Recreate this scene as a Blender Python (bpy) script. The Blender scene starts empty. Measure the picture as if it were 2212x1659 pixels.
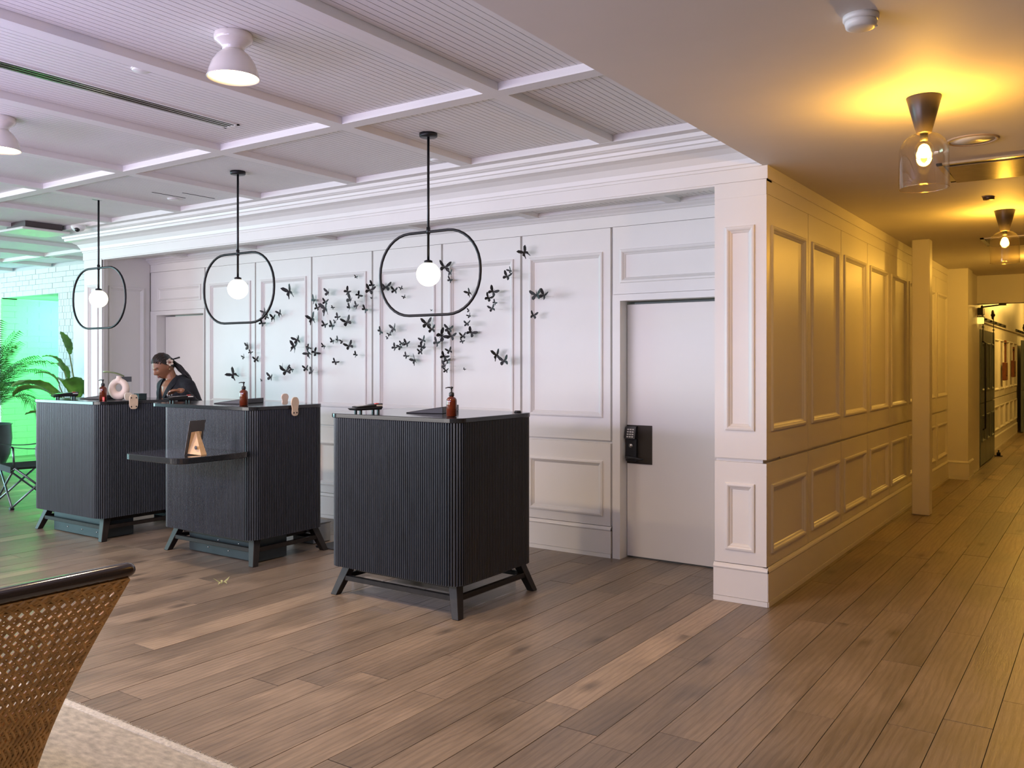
import bpy, bmesh, math, random
from mathutils import Vector, Matrix

# ------------------------------------------------------------------ camera, world, lights, exposure
F, CX, CY, H = 1886.0, 1106.0, 784.0, 1.55
PSI = math.atan2(1292, 1886)
SN, CS = math.sin(PSI), math.cos(PSI)
scene = bpy.context.scene
C = scene.collection
cam_d = bpy.data.cameras.new('camera')
cam = bpy.data.objects.new('camera', cam_d)
C.objects.link(cam)
cam.location = (0, 0, H)
cam.rotation_euler = (math.pi / 2, 0, PSI)
cam_d.sensor_fit = 'HORIZONTAL'
cam_d.sensor_width = 36
cam_d.lens = 36 * F / 2212
cam_d.shift_y = -(829.5 - CY) / 2212
cam_d.clip_start = .05
scene.camera = cam

scene.view_settings.view_transform = 'Standard'
scene.view_settings.look = 'None'
scene.view_settings.exposure = 0.16
scene.view_settings.gamma = 1
scene.view_settings.use_curve_mapping = False

world = bpy.data.worlds.new('daylight')
scene.world = world
world.use_nodes = True
bg = world.node_tree.nodes['Background']
bg.inputs[0].default_value = (.80, .88, 1.0, 1)
bg.inputs[1].default_value = .10

def area(name, loc, target, sx, sy, col, power, spread=180):
    l = bpy.data.lights.new(name, 'AREA')
    l.shape = 'RECTANGLE'; l.size = sx; l.size_y = sy; l.color = col; l.energy = power
    l.spread = math.radians(spread)
    o = bpy.data.objects.new(name, l); C.objects.link(o)
    o.location = loc
    o.rotation_euler = (Vector(target) - Vector(loc)).to_track_quat('-Z', 'Y').to_euler()
    return o

def point(name, loc, col, power, rad=.04, parent=None):
    l = bpy.data.lights.new(name, 'POINT'); l.color = col; l.energy = power; l.shadow_soft_size = rad
    o = bpy.data.objects.new(name, l); C.objects.link(o); o.location = loc
    if parent: o.parent = parent
    return o

area('window_light_street', (-17.2, 1.2, 1.6), (-8, 4.5, 1.0), 6, 2.6, (.52, .93, 1.0), 560)
area('window_light_front', (-10.2, -5.0, 1.7), (-9.6, 4, 1.3), 13, 2.6, (1.0, .94, .91), 560)
area('led_wash_violet', (-5.5, .4, 1.9), (-5.3, 3.4, 3.05), 6.5, .3, (.60, .56, 1.0), 105)
area('led_wash_passage_green', (-13.9, 8.2, 2.5), (-15.0, 7.9, 1.0), .5, .5, (.05, 1.0, .16), 150)
area('led_wash_wall_blue', (-16.2, 5.6, 1.2), (-15.2, 7.0, 2.9), .6, .6, (.15, .55, 1.0), 30)

# ------------------------------------------------------------------ pixel to world helpers
def ray(u, v):
    a = (u - CX) / F; b = (CY - v) / F
    return Vector((-SN + CS * a, CS + SN * a, b))
def atZ(u, v, z=0):
    d = ray(u, v); return Vector((0, 0, H)) + d * ((z - H) / d.z)
def atY(u, v, y):
    d = ray(u, v); return Vector((0, 0, H)) + d * (y / d.y)
def atX(u, v, x):
    d = ray(u, v); return Vector((0, 0, H)) + d * (x / d.x)

# ------------------------------------------------------------------ materials
MATS = {}
def mat(name, col, rough=.5, metal=0., var=0., scale=8., bump=0., bscale=60., emit=None, estr=0., spec=.5,
        coat=0., trans=0., stretch=None, sub=0.):
    if name in MATS: return MATS[name]
    m = bpy.data.materials.new(name); m.use_nodes = True
    nt = m.node_tree; N = nt.nodes; L = nt.links
    p = N['Principled BSDF']
    p.inputs['Base Color'].default_value = (*col, 1)
    p.inputs['Roughness'].default_value = rough
    p.inputs['Metallic'].default_value = metal
    p.inputs['Specular IOR Level'].default_value = spec
    p.inputs['Coat Weight'].default_value = coat
    p.inputs['Transmission Weight'].default_value = trans
    if emit:
        p.inputs['Emission Color'].default_value = (*emit, 1)
        p.inputs['Emission Strength'].default_value = estr
    if var or bump:
        tc = N.new('ShaderNodeTexCoord')
        src = tc.outputs['Object']
        if stretch:
            mp = N.new('ShaderNodeMapping'); mp.inputs['Scale'].default_value = stretch
            L.new(src, mp.inputs[0]); src = mp.outputs[0]
        if var:
            nz = N.new('ShaderNodeTexNoise'); nz.inputs['Scale'].default_value = scale; nz.inputs['Detail'].default_value = 6
            L.new(src, nz.inputs['Vector'])
            rp = N.new('ShaderNodeMapRange'); rp.inputs[1].default_value = .3; rp.inputs[2].default_value = .7
            rp.inputs[3].default_value = 1 - var; rp.inputs[4].default_value = 1 + var
            L.new(nz.outputs[0], rp.inputs[0])
            mx = N.new('ShaderNodeVectorMath'); mx.operation = 'SCALE'
            mx.inputs[0].default_value = col
            L.new(rp.outputs[0], mx.inputs['Scale'])
            L.new(mx.outputs[0], p.inputs['Base Color'])
        if bump:
            nb = N.new('ShaderNodeTexNoise'); nb.inputs['Scale'].default_value = bscale; nb.inputs['Detail'].default_value = 4
            L.new(src, nb.inputs['Vector'])
            bm = N.new('ShaderNodeBump'); bm.inputs['Strength'].default_value = bump; bm.inputs['Distance'].default_value = .01
            L.new(nb.outputs[0], bm.inputs['Height']); L.new(bm.outputs[0], p.inputs['Normal'])
    MATS[name] = m
    return m

def thin_glass(name, tint, gloss=.085, rough=.02):
    m = bpy.data.materials.new(name); m.use_nodes = True
    nt = m.node_tree; N = nt.nodes; L = nt.links
    N.remove(N['Principled BSDF'])
    t = N.new('ShaderNodeBsdfTransparent'); t.inputs[0].default_value = (*tint, 1)
    g = N.new('ShaderNodeBsdfGlossy'); g.inputs['Roughness'].default_value = rough
    lw = N.new('ShaderNodeLayerWeight'); lw.inputs[0].default_value = .5
    pw = N.new('ShaderNodeMath'); pw.operation = 'POWER'; pw.inputs[1].default_value = 2.6
    L.new(lw.outputs['Facing'], pw.inputs[0])
    ad = N.new('ShaderNodeMath'); ad.operation = 'MULTIPLY_ADD'; ad.inputs[1].default_value = .6; ad.inputs[2].default_value = gloss; ad.use_clamp = True
    L.new(pw.outputs[0], ad.inputs[0])
    mx = N.new('ShaderNodeMixShader')
    L.new(ad.outputs[0], mx.inputs[0]); L.new(t.outputs[0], mx.inputs[1]); L.new(g.outputs[0], mx.inputs[2])
    L.new(mx.outputs[0], N['Material Output'].inputs[0])
    MATS[name] = m
    return m

def wood_floor():
    m = bpy.data.materials.new('oak_floor'); m.use_nodes = True
    nt = m.node_tree; N = nt.nodes; L = nt.links; p = N['Principled BSDF']
    oi = N.new('ShaderNodeObjectInfo'); ge = N.new('ShaderNodeNewGeometry')
    ad = N.new('ShaderNodeMath'); ad.operation = 'ADD'
    L.new(oi.outputs['Random'], ad.inputs[0]); L.new(ge.outputs['Random Per Island'], ad.inputs[1])
    fr = N.new('ShaderNodeMath'); fr.operation = 'FRACT'; L.new(ad.outputs[0], fr.inputs[0])
    # per plank offset of the grain
    cmb = N.new('ShaderNodeCombineXYZ')
    m1 = N.new('ShaderNodeMath'); m1.operation = 'MULTIPLY'; m1.inputs[1].default_value = 61.7; L.new(fr.outputs[0], m1.inputs[0])
    L.new(m1.outputs[0], cmb.inputs[0]); L.new(m1.outputs[0], cmb.inputs[1]); L.new(m1.outputs[0], cmb.inputs[2])
    va = N.new('ShaderNodeVectorMath'); va.operation = 'ADD'
    L.new(ge.outputs['Position'], va.inputs[0]); L.new(cmb.outputs[0], va.inputs[1])
    def noise(sx, sy, sc, det=5, dist=0.):
        mp = N.new('ShaderNodeMapping'); mp.inputs['Scale'].default_value = (sx, sy, 1); L.new(va.outputs[0], mp.inputs[0])
        n = N.new('ShaderNodeTexNoise'); n.inputs['Scale'].default_value = sc; n.inputs['Detail'].default_value = det
        n.inputs['Distortion'].default_value = dist
        L.new(mp.outputs[0], n.inputs['Vector']); return n.outputs[0]
    blot = noise(1, .45, 3.2, 3, .6)
    grain = noise(14, .9, 6, 6, 1.2)
    # cathedral rings
    mpw = N.new('ShaderNodeMapping'); mpw.inputs['Scale'].default_value = (1, .12, 1); L.new(va.outputs[0], mpw.inputs[0])
    wv = N.new('ShaderNodeTexWave'); wv.inputs['Scale'].default_value = 9; wv.inputs['Distortion'].default_value = 9
    wv.inputs['Detail'].default_value = 3; wv.inputs['Detail Scale'].default_value = 1.2
    L.new(mpw.outputs[0], wv.inputs['Vector'])
    ramp = N.new('ShaderNodeValToRGB')
    e = ramp.color_ramp.elements
    e[0].position = 0; e[0].color = (.190, .146, .108, 1)
    e[1].position = 1; e[1].color = (.40, .30, .21, 1)
    x = e.new(.45); x.color = (.228, .174, .129, 1)
    x = e.new(.94); x.color = (.265, .202, .147, 1)
    L.new(fr.outputs[0], ramp.inputs[0])
    def mul(a, lo, hi, fr0=.25, to0=.75):
        r = N.new('ShaderNodeMapRange'); r.inputs[1].default_value = fr0; r.inputs[2].default_value = to0
        r.inputs[3].default_value = lo; r.inputs[4].default_value = hi; L.new(a, r.inputs[0]); return r.outputs[0]
    a = N.new('ShaderNodeMath'); a.operation = 'MULTIPLY'
    L.new(mul(blot, .62, 1.28), a.inputs[0]); L.new(mul(grain, .82, 1.15), a.inputs[1])
    b = N.new('ShaderNodeMath'); b.operation = 'MULTIPLY'
    L.new(a.outputs[0], b.inputs[0]); L.new(mul(wv.outputs[0], .86, 1.06, 0, .5), b.inputs[1])
    # knots
    vo = N.new('ShaderNodeTexVoronoi'); vo.voronoi_dimensions = '2D'; vo.inputs['Scale'].default_value = 1.0
    mk = N.new('ShaderNodeMapping'); mk.inputs['Scale'].default_value = (2.0, .85, 0); L.new(va.outputs[0], mk.inputs[0]); L.new(mk.outputs[0], vo.inputs['Vector'])
    k = N.new('ShaderNodeMath'); k.operation = 'MULTIPLY'
    L.new(b.outputs[0], k.inputs[0]); L.new(mul(vo.outputs['Distance'], .42, 1, .01, .10), k.inputs[1])
    sc = N.new('ShaderNodeVectorMath'); sc.operation = 'SCALE'
    L.new(ramp.outputs[0], sc.inputs[0]); L.new(k.outputs[0], sc.inputs['Scale'])
    L.new(sc.outputs[0], p.inputs['Base Color'])
    L.new(mul(blot, .30, .46), p.inputs['Roughness'])
    p.inputs['Specular IOR Level'].default_value = .45
    bp = N.new('ShaderNodeBump'); bp.inputs['Strength'].default_value = .25; bp.inputs['Distance'].default_value = .004
    L.new(grain, bp.inputs['Height']); L.new(bp.outputs[0], p.inputs['Normal'])
    MATS['oak_floor'] = m
    return m

WHITE = mat('white_paint', (.80, .775, .745), .38, var=.02, scale=2.5)
CEIL = mat('ceiling_paint', (.79, .765, .75), .6, var=.02, scale=3)
CEILC = mat('corridor_ceiling_paint', (.74, .70, .66), .65, var=.02, scale=3)
GROOVE = mat('ceiling_groove_shade', (.52, .50, .49), .7)  # greyer than the boards: shade of the grooves put into the colour
BRICKP = mat('painted_brick', (.80, .80, .78), .32, var=.05, scale=12, bump=.35, bscale=40)
MORTAR = mat('painted_mortar', (.62, .62, .60), .7, bump=.3)
DOORP = mat('door_paint', (.79, .755, .71), .33, var=.02, scale=1.5)
BLACKW = mat('black_stained_wood', (.018, .025, .039), .30, var=.3, scale=10, stretch=(6, 6, .5), spec=.95)  # blue of the reflected window daylight put into the base colour
BLACKT = mat('black_polished_top', (.016, .018, .022), .12, var=.1, scale=6, spec=.6)
LEGW = mat('dark_leg_wood', (.018, .014, .012), .5, var=.3, scale=20, spec=.3)
STEELB = mat('dark_blue_steel', (.045, .062, .07), .35, metal=.5, var=.12, scale=5)
BLKM = mat('black_metal', (.012, .012, .014), .38, metal=.3)
BLKP = mat('black_plastic', (.014, .014, .016), .42)
CHROME = mat('brushed_metal', (.62, .60, .57), .25, metal=1., var=.1, scale=30)
OAK = wood_floor()
GLOBE = mat('opal_globe_glow', (.95, .92, .85), .3, emit=(1.0, .88, .60), estr=2.4)
AMBER = mat('amber_glass', (.14, .022, .006), .08, trans=.25, coat=.5)
RED = mat('red_key', (.8, .03, .025), .4)
SCREEN = mat('grey_screen', (.42, .43, .44), .2)
CREAM = mat('cream_ceramic', (.78, .66, .58), .55, bump=.15, bscale=90)
BEIGE = mat('beige_wood', (.72, .58, .45), .55, var=.08, scale=20)
TAN = mat('tan_wood', (.62, .41, .22), .5, var=.1, scale=20)
GREYBRD = mat('dark_grey_board', (.07, .07, .08), .6)
LEAF = mat('palm_leaf', (.075, .27, .045), .42, var=.45, scale=6)
LEAFB = mat('broad_leaf', (.11, .27, .035), .38, var=.35, scale=9)
STEM = mat('plant_stem', (.18, .22, .06), .5)
POTD = mat('dark_pot', (.035, .045, .05), .35)
POTL = mat('pale_pot', (.75, .70, .62), .5)
SOIL = mat('soil', (.03, .02, .014), .9, bump=.6)
RATTAN = mat('rattan', (.56, .325, .115), .38, var=.3, scale=30)
RAILW = mat('dark_lacquered_rail', (.018, .010, .010), .16, spec=.7, coat=.4)
RUG = mat('woven_rug', (.58, .53, .45), .95, var=.26, scale=20, bump=1.0, bscale=190, stretch=(1, 2.2, 1))
RUGB = mat('rug_binding', (.68, .64, .58), .95, var=.2, scale=60, bump=1.0, bscale=240)
BLUED = mat('slate_blue_paint', (.15, .19, .22), .38, var=.08, scale=3)
MAHOG = mat('mahogany', (.15, .045, .016), .35, var=.25, scale=12)
BFLY = mat('black_butterfly', (.012, .012, .012), .55, var=.6, scale=40)
PIN = mat('steel_pin', (.3, .3, .3), .4, metal=1)
GLASS = thin_glass('clear_glass', (1.0, .95, .84))
ACRYL = thin_glass('acrylic', (.95, .97, .98), .03)
BULB = mat('warm_bulb', (1, .8, .4), .3, emit=(1.0, .60, .18), estr=45)
SHADEIN = mat('shade_glow', (1, .9, .7), .4, emit=(1.0, .74, .36), estr=30)
PORC = mat('white_porcelain', (.72, .66, .62), .12, coat=.5)
PLASTW = mat('white_plastic', (.78, .76, .74), .4)
SKIN = mat('brown_skin', (.30, .135, .07), .45, var=.08, scale=14)
SHIRT = mat('navy_shirt', (.007, .008, .013), .8, var=.3, scale=30, bump=.3, bscale=60)
TROUS = mat('dark_trousers', (.015, .015, .018), .8)
HAIR = mat('black_hair', (.012, .008, .007), .45)
HAIRB = mat('brown_braid', (.035, .016, .010), .42)
LIP = mat('lip', (.25, .075, .06), .4)
EYEW = mat('eye_white', (.75, .72, .70), .2)
EYED = mat('dark_eye', (.012, .007, .005), .15)
PETAL = mat('cream_petal', (.82, .66, .52), .5)
PETALC = mat('flower_centre', (.22, .05, .03), .5)
GOLD = mat('gold_stud', (.8, .6, .3), .25, metal=1)
NAIL = mat('white_nail', (.85, .82, .80), .2)
FABRIC = mat('black_canvas', (.016, .017, .02), .75, bump=.4, bscale=120)
MESHG = mat('grey_mesh_fabric', (.25, .30, .30), .7)
TUBE = mat('grey_steel_tube', (.16, .19, .20), .3, metal=.9)
MATG = mat('dark_grey_mat', (.06, .065, .07), .7)

# ------------------------------------------------------------------ mesh builder
class MB:
    def __init__(s): s.v = []; s.f = []; s.sm = []
    def add(s, vs, fs, smooth=False):
        o = len(s.v); s.v += [tuple(p) for p in vs]
        for f in fs: s.f.append([i + o for i in f]); s.sm.append(smooth)
        return s
    def box(s, x0, y0, z0, x1, y1, z1):
        v = [(x, y, z) for z in (z0, z1) for y in (y0, y1) for x in (x0, x1)]
        return s.add(v, [(0, 2, 3, 1), (4, 5, 7, 6), (0, 1, 5, 4), (2, 6, 7, 3), (0, 4, 6, 2), (1, 3, 7, 5)])
    def obox(s, c, ax, ay, az):
        c = Vector(c); ax, ay, az = Vector(ax), Vector(ay), Vector(az)
        v = [c + ax * i + ay * j + az * k for k in (-1, 1) for j in (-1, 1) for i in (-1, 1)]
        return s.add(v, [(0, 2, 3, 1), (4, 5, 7, 6), (0, 1, 5, 4), (2, 6, 7, 3), (0, 4, 6, 2), (1, 3, 7, 5)])
    def bar(s, a, b, w, d=None, up=(0, 0, 1)):
        a, b = Vector(a), Vector(b); d = d or w
        t = (b - a); L = t.length; t.normalize()
        u = Vector(up)
        if abs(t.dot(u)) > .95: u = Vector((1, 0, 0))
        r = t.cross(u).normalized(); u = r.cross(t).normalized()
        return s.obox((a + b) / 2, r * w / 2, u * d / 2, t * L / 2)
    def tube(s, pts, r, n=8, closed=False, caps=True, smooth=True):
        pts = [Vector(p) for p in pts]; m = len(pts)
        rs = r if isinstance(r, (list, tuple)) else [r] * m
        rings = []; prev = None
        for i, p in enumerate(pts):
            if closed: t = pts[(i + 1) % m] - pts[i - 1]
            else: t = pts[min(i + 1, m - 1)] - pts[max(i - 1, 0)]
            if t.length < 1e-9: t = Vector((0, 0, 1))
            t.normalize()
            if prev is None:
                a = Vector((0, 0, 1)) if abs(t.z) < .9 else Vector((1, 0, 0))
                x = t.cross(a).normalized()
            else:
                x = (prev - t * prev.dot(t))
                x = x.normalized() if x.length > 1e-6 else t.orthogonal().normalized()
            prev = x; y = t.cross(x)
            rings.append([p + (x * math.cos(2 * math.pi * k / n) + y * math.sin(2 * math.pi * k / n)) * rs[i] for k in range(n)])
        v = [q for g in rings for q in g]; f = []
        for i in range(m if closed else m - 1):
            j = (i + 1) % m
            for k in range(n):
                f.append((i * n + k, i * n + (k + 1) % n, j * n + (k + 1) % n, j * n + k))
        if caps and not closed:
            f.append(tuple(range(n - 1, -1, -1))); f.append(tuple((m - 1) * n + k for k in range(n)))
        return s.add(v, f, smooth)
    def lathe(s, prof, n=24, c=(0, 0, 0), smooth=True, cap=True, axis=None):
        v = []; f = []; m = len(prof)
        for (r, z) in prof:
            for k in range(n):
                a = 2 * math.pi * k / n
                v.append((c[0] + r * math.cos(a), c[1] + r * math.sin(a), c[2] + z))
        for i in range(m - 1):
            for k in range(n):
                f.append((i * n + k, i * n + (k + 1) % n, (i + 1) * n + (k + 1) % n, (i + 1) * n + k))
        if cap:
            if prof[0][0] > 1e-6: f.append(tuple(range(n - 1, -1, -1)))
            if prof[-1][0] > 1e-6: f.append(tuple((m - 1) * n + k for k in range(n)))
        return s.add(v, f, smooth)
    def sphere(s, c, r, n=16, m=10, sc=(1, 1, 1)):
        return s.lathe_sc([(max(1e-4, r * math.sin(math.pi * i / m)), -r * math.cos(math.pi * i / m)) for i in range(m + 1)], n, c, sc)
    def lathe_sc(s, prof, n, c, sc):
        o = len(s.v); s.lathe(prof, n, (0, 0, 0))
        for i in range(o, len(s.v)):
            p = s.v[i]; s.v[i] = (c[0] + p[0] * sc[0], c[1] + p[1] * sc[1], c[2] + p[2] * sc[2])
        return s
    def prism(s, poly, z0, z1, smooth=False):
        n = len(poly)
        v = [(x, y, z0) for x, y in poly] + [(x, y, z1) for x, y in poly]
        s.add(v, [(i, (i + 1) % n, n + (i + 1) % n, n + i) for i in range(n)], smooth)
        o = len(s.v) - 2 * n
        s.f.append([o + i for i in range(n - 1, -1, -1)]); s.sm.append(False)
        s.f.append([o + n + i for i in range(n)]); s.sm.append(False)
        return s
    def grid(s, rows, smooth=True, closed=False):
        n = len(rows[0]); v = [p for r in rows for p in r]; f = []
        for i in range(len(rows) - 1):
            for k in range(n if closed else n - 1):
                f.append((i * n + k, i * n + (k + 1) % n, (i + 1) * n + (k + 1) % n, (i + 1) * n + k))
        return s.add(v, f, smooth)
    def xf(s, M):
        s.v = [tuple(M @ Vector(p)) for p in s.v]; return s
    def mesh(s, name):
        me = bpy.data.meshes.new(name)
        me.from_pydata(s.v, [], s.f)
        me.polygons.foreach_set('use_smooth', s.sm)
        bm = bmesh.new(); bm.from_mesh(me)
        bmesh.ops.recalc_face_normals(bm, faces=bm.faces[:])
        bm.to_mesh(me); bm.free()
        me.update()
        return me

def link(name, me, m=None, parent=None, loc=None):
    o = bpy.data.objects.new(name, me); C.objects.link(o)
    if m is not None and me is not None and len(me.materials) == 0: me.materials.append(m)
    if parent is not None: o.parent = parent
    if loc is not None: o.location = loc
    return o
def part(name, mb, m, parent=None, loc=None, bevel=0, seg=1):
    o = link(name, mb.mesh(name), m, parent, loc)
    if bevel:
        b = o.modifiers.new('bevel', 'BEVEL'); b.width = bevel; b.segments = seg; b.limit_method = 'ANGLE'
    return o
def tag(o, label, cat, group=None, kind=None):
    o['label'] = label; o['category'] = cat
    if group: o['group'] = group
    if kind: o['kind'] = kind
    return o
def thing(name, label, cat, loc=(0, 0, 0), rotz=0, group=None):
    o = bpy.data.objects.new(name, None); C.objects.link(o)
    o.empty_display_size = .1
    o.location = loc; o.rotation_euler = (0, 0, rotz)
    return tag(o, label, cat, group)
def struct(name, mb, m, label, cat, bevel=0):
    return tag(part(name, mb, m, bevel=bevel), label, cat, kind='structure')
def rrect(x0, y0, x1, y1, r, n=6):
    out = []
    for (cx, cy, a0) in ((x1 - r, y0 + r, -90), (x1 - r, y1 - r, 0), (x0 + r, y1 - r, 90), (x0 + r, y0 + r, 180)):
        for i in range(n + 1):
            a = math.radians(a0 + 90 * i / n); out.append((cx + r * math.cos(a), cy + r * math.sin(a)))
    return out
UNIT = {}
def unit_box(m):
    if m.name not in UNIT:
        me = MB().box(-.5, -.5, -.5, .5, .5, .5).mesh('block'); me.materials.append(m); UNIT[m.name] = me
    return UNIT[m.name]
def block(name, x0, y0, z0, x1, y1, z1, m, parent):
    o = bpy.data.objects.new(name, unit_box(m)); C.objects.link(o)
    o.location = ((x0 + x1) / 2, (y0 + y1) / 2, (z0 + z1) / 2); o.scale = (x1 - x0, y1 - y0, z1 - z0); o.parent = parent
    return o

# ------------------------------------------------------------------ floor
rnd = random.Random(7)
floor = struct('floor', MB().box(-19, -6, -.12, 1.2, 31, -.006), mat('floor_gap', (.02, .014, .01), .9),
               'wide brown oak plank floor running through lobby and corridor', 'floor')
PW = .1925
planks = []
i = 0
x = -.408 - PW * 90
while x < .8:
    y = -5 + rnd.uniform(0, 2)
    while y < 27:
        L = rnd.choice((1.2, 1.6, 1.9, 2.2, 2.4)) * rnd.uniform(.9, 1.1)
        planks.append((x, y, x + PW, y + L)); y += L
    x += PW
def plank_score(p):
    cx, cy = (p[0] + p[2]) / 2, (p[1] + p[3]) / 2
    D = -SN * cx + CS * cy; Lr = CS * cx + SN * cy
    if D < 1.6: return 1e9
    u = CX + F * Lr / D; v = CY + F * H / D
    if u < -350 or u > 2500 or v > 1900: return 1e9
    if cx < -1.8 and cy > 6.4 and cx > -12.5: return 1e9
    return D
planks.sort(key=plank_score)
stuffmb = MB()
for k, (x0, y0, x1, y1) in enumerate(planks):
    g = .0016
    dz = rnd.uniform(-.0012, .0)
    if k < 295:
        block('plank', x0 + g, y0 + g, -.02, x1 - g, y1 - g, dz, OAK, floor)
    else:
        stuffmb.box(x0 + g, y0 + g, -.02, x1 - g, y1 - g, dz)
o = part('far_planks', stuffmb, OAK, floor); o['kind'] = 'stuff'

# ------------------------------------------------------------------ wall panelling
MOULD = [(0, 0), (0, .009), (.006, .012), (.016, .013), (.024, .009), (.030, .000), (.038, -.005), (.044, -.012)]
def mould_frame(T, s0, s1, z0, z1, k=1.0):
    mb = MB(); rows = []
    for (w, t) in MOULD:
        w *= k
        rows.append([T(s0 + w, t, z0 + w), T(s1 - w, t, z0 + w), T(s1 - w, t, z1 - w), T(s0 + w, t, z1 - w)])
    mb.grid(rows, smooth=False, closed=True)
    return mb
def tbox(mb, T, s0, s1, t0, t1, z0, z1):
    v = [T(s, t, z) for z in (z0, z1) for t in (t0, t1) for s in (s0, s1)]
    mb.add(v, [(0, 2, 3, 1), (4, 5, 7, 6), (0, 1, 5, 4), (2, 6, 7, 3), (0, 4, 6, 2), (1, 3, 7, 5)])
    return mb
def framed(T, parent, s0, s1, z0, z1, p0, p1, q0, q1, m=None):
    """boards from (s0,z0) to (s1,z1) framing a panel (p0,q0)-(p1,q1)"""
    m = m or WHITE
    fr = MB()
    tbox(fr, T, s0, p0, -.03, 0, z0, z1); tbox(fr, T, p1, s1, -.03, 0, z0, z1)
    tbox(fr, T, p0, p1, -.03, 0, z0, q0); tbox(fr, T, p0, p1, -.03, 0, q1, z1)
    part('panel_frame', fr, m, parent)
    part('panel', tbox(MB(), T, p0, p1, -.03, -.012, q0, q1), m, parent)
    part('panel_moulding', mould_frame(T, p0, p1, q0, q1), m, parent)
def bay(T, parent, s0, s1, ml, mr, lower=True):
    framed(T, parent, s0, s1, .932, 2.625, s0 + ml, s1 - mr, 1.112, 2.437)
    if lower: framed(T, parent, s0, s1, .25, .908, s0 + ml, s1 - mr, .325, .767)
def base(T, parent, s0, s1, p=.014):
    part('baseboard', tbox(tbox(MB(), T, s0, s1, -.02, p, .034, .212), T, s0, s1, -.02, p + .004, 0, .032), WHITE, parent)
    prof = [(p, .213), (p + .004, .222), (p, .232), (.004, .246), (-.02, .246)]
    mb = MB().grid([[T(s0, t, z), T(s1, t, z)] for t, z in prof], smooth=False)
    part('base_cap', mb, WHITE, parent)

# back wall with the butterflies
YW = 6.17
TB = lambda s, t, z: (s, YW - t, z)
wb = MB()
wb.box(-9.8, YW + .03, 0, -9.337, YW + .25, 2.8).box(-8.45, YW + .03, 0, -3.19, YW + .25, 2.8)
wb.box(-9.337, YW + .03, 2.115, -8.45, YW + .25, 2.8).box(-3.19, YW + .03, 2.04, -1.9, YW + .25, 2.8)
wall_back = struct('wall_back', wb, WHITE, 'white panelled alcove wall behind the desks with butterflies', 'wall')
BAT = [-8.425, -7.561, -6.693, -5.854, -4.995, -4.131, -3.268]
for a, b in zip(BAT[:-1], BAT[1:]):
    bay(TB, wall_back, a + .011, b - .011, .072, .068)
    base(TB, wall_back, a + .001, b - .001)
# frieze and small crown
part('frieze', tbox(MB(), TB, -9.5, -2.1, -.03, 0, 2.628, 2.80), WHITE, wall_back)
cp = [(0, 2.718), (.012, 2.722), (.02, 2.735), (.04, 2.75), (.045, 2.758), (.06, 2.765), (.06, 2.80)]
part('crown', MB().grid([[TB(-9.5, t, z), TB(-2.1, t, z)] for t, z in cp], smooth=False), WHITE, wall_back)
# door surrounds
def door_surround(x0, x1, ztop, tl, tr, zt0, zt1, bl, br):
    mb = MB()
    if bl < x0: tbox(mb, TB, bl, x0, -.03, .006, 0, ztop + .05)
    if br > x1: tbox(mb, TB, x1, br, -.03, .006, 0, ztop + .05)
    tbox(mb, TB, x0, x1, -.03, .006, ztop, ztop + .05)
    part('door_casing', mb, WHITE, wall_back)
    framed(TB, wall_back, bl, br, ztop + .053, 2.625, tl, tr, zt0, zt1)
door_surround(-3.19, -2.27, 2.04, -3.19, -2.27, 2.18, 2.445, -3.257, -2.1)
door_surround(-9.337, -8.45, 2.115, -9.328, -8.5, 2.264, 2.446, -9.46, -8.436)

def flat_door(name, x0, x1, ztop, label):
    return struct(name, MB().box(x0, 6.28, .012, x1, 6.325, ztop), DOORP, label, 'door', bevel=.002)
d1 = flat_door('door_1', -3.187, -2.262, 2.016, 'plain cream flush door with black keypad lock beside the pillar')
d2 = flat_door('door_2', -9.33, -8.455, 2.10, 'plain white flush door behind the receptionist')
for nm, x0, x1 in (('door_1', -3.187, -2.26), ('door_2', -9.33, -8.455)):
    pass
# keypad lock
lk = thing('keypad_lock', 'black keypad lock plate with lever handle on cream door', 'door lock', (-3.185, 6.28, .75))
part('plate', MB().box(0, -.004, 0, .218, 0, .306), mat('bronze_plate', (.035, .026, .016), .55, metal=.3), lk)
part('lock_body', MB().box(.004, -.034, .02, .095, -.004, .20), BLKP, lk, bevel=.004)
hd = MB()
hd.add([(.006, -.06, .20), (.094, -.06, .20), (.094, -.034, .296), (.006, -.034, .296), (.006, -.004, .20), (.094, -.004, .20), (.094, -.004, .298), (.006, -.004, .298)],
       [(0, 1, 2, 3), (4, 7, 6, 5), (0, 4, 5, 1), (3, 2, 6, 7), (0, 3, 7, 4), (1, 5, 6, 2)])
kp = part('keypad', hd, BLKP, lk)
KEYM = mat('grey_keys', (.66, .64, .62), .4)
for r in range(4):
    for c_ in range(3):
        zc = .216 + r * .019; yc = -.06 + (zc - .20) / .096 * .026 - .0015
        part('key', MB().box(.022 + c_ * .021, yc - .001, zc - .005, .037 + c_ * .021, yc + .004, zc + .005), KEYM, kp)
part('cylinder', MB().lathe([(.0, -.003), (.016, 0), (.018, .004), (.018, .01)], 16).xf(Matrix.Translation((.046, -.036, .145)) @ Matrix.Rotation(-math.pi / 2, 4, 'X')), CHROME, lk)
part('lever', MB().tube([(.03, -.034, .052), (.03, -.07, .054), (.05, -.082, .056), (.10, -.082, .054), (.155, -.078, .044), (.175, -.07, .044)], [.014, .013, .011, .01, .009, .008], 8), BLKM, lk)

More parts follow.
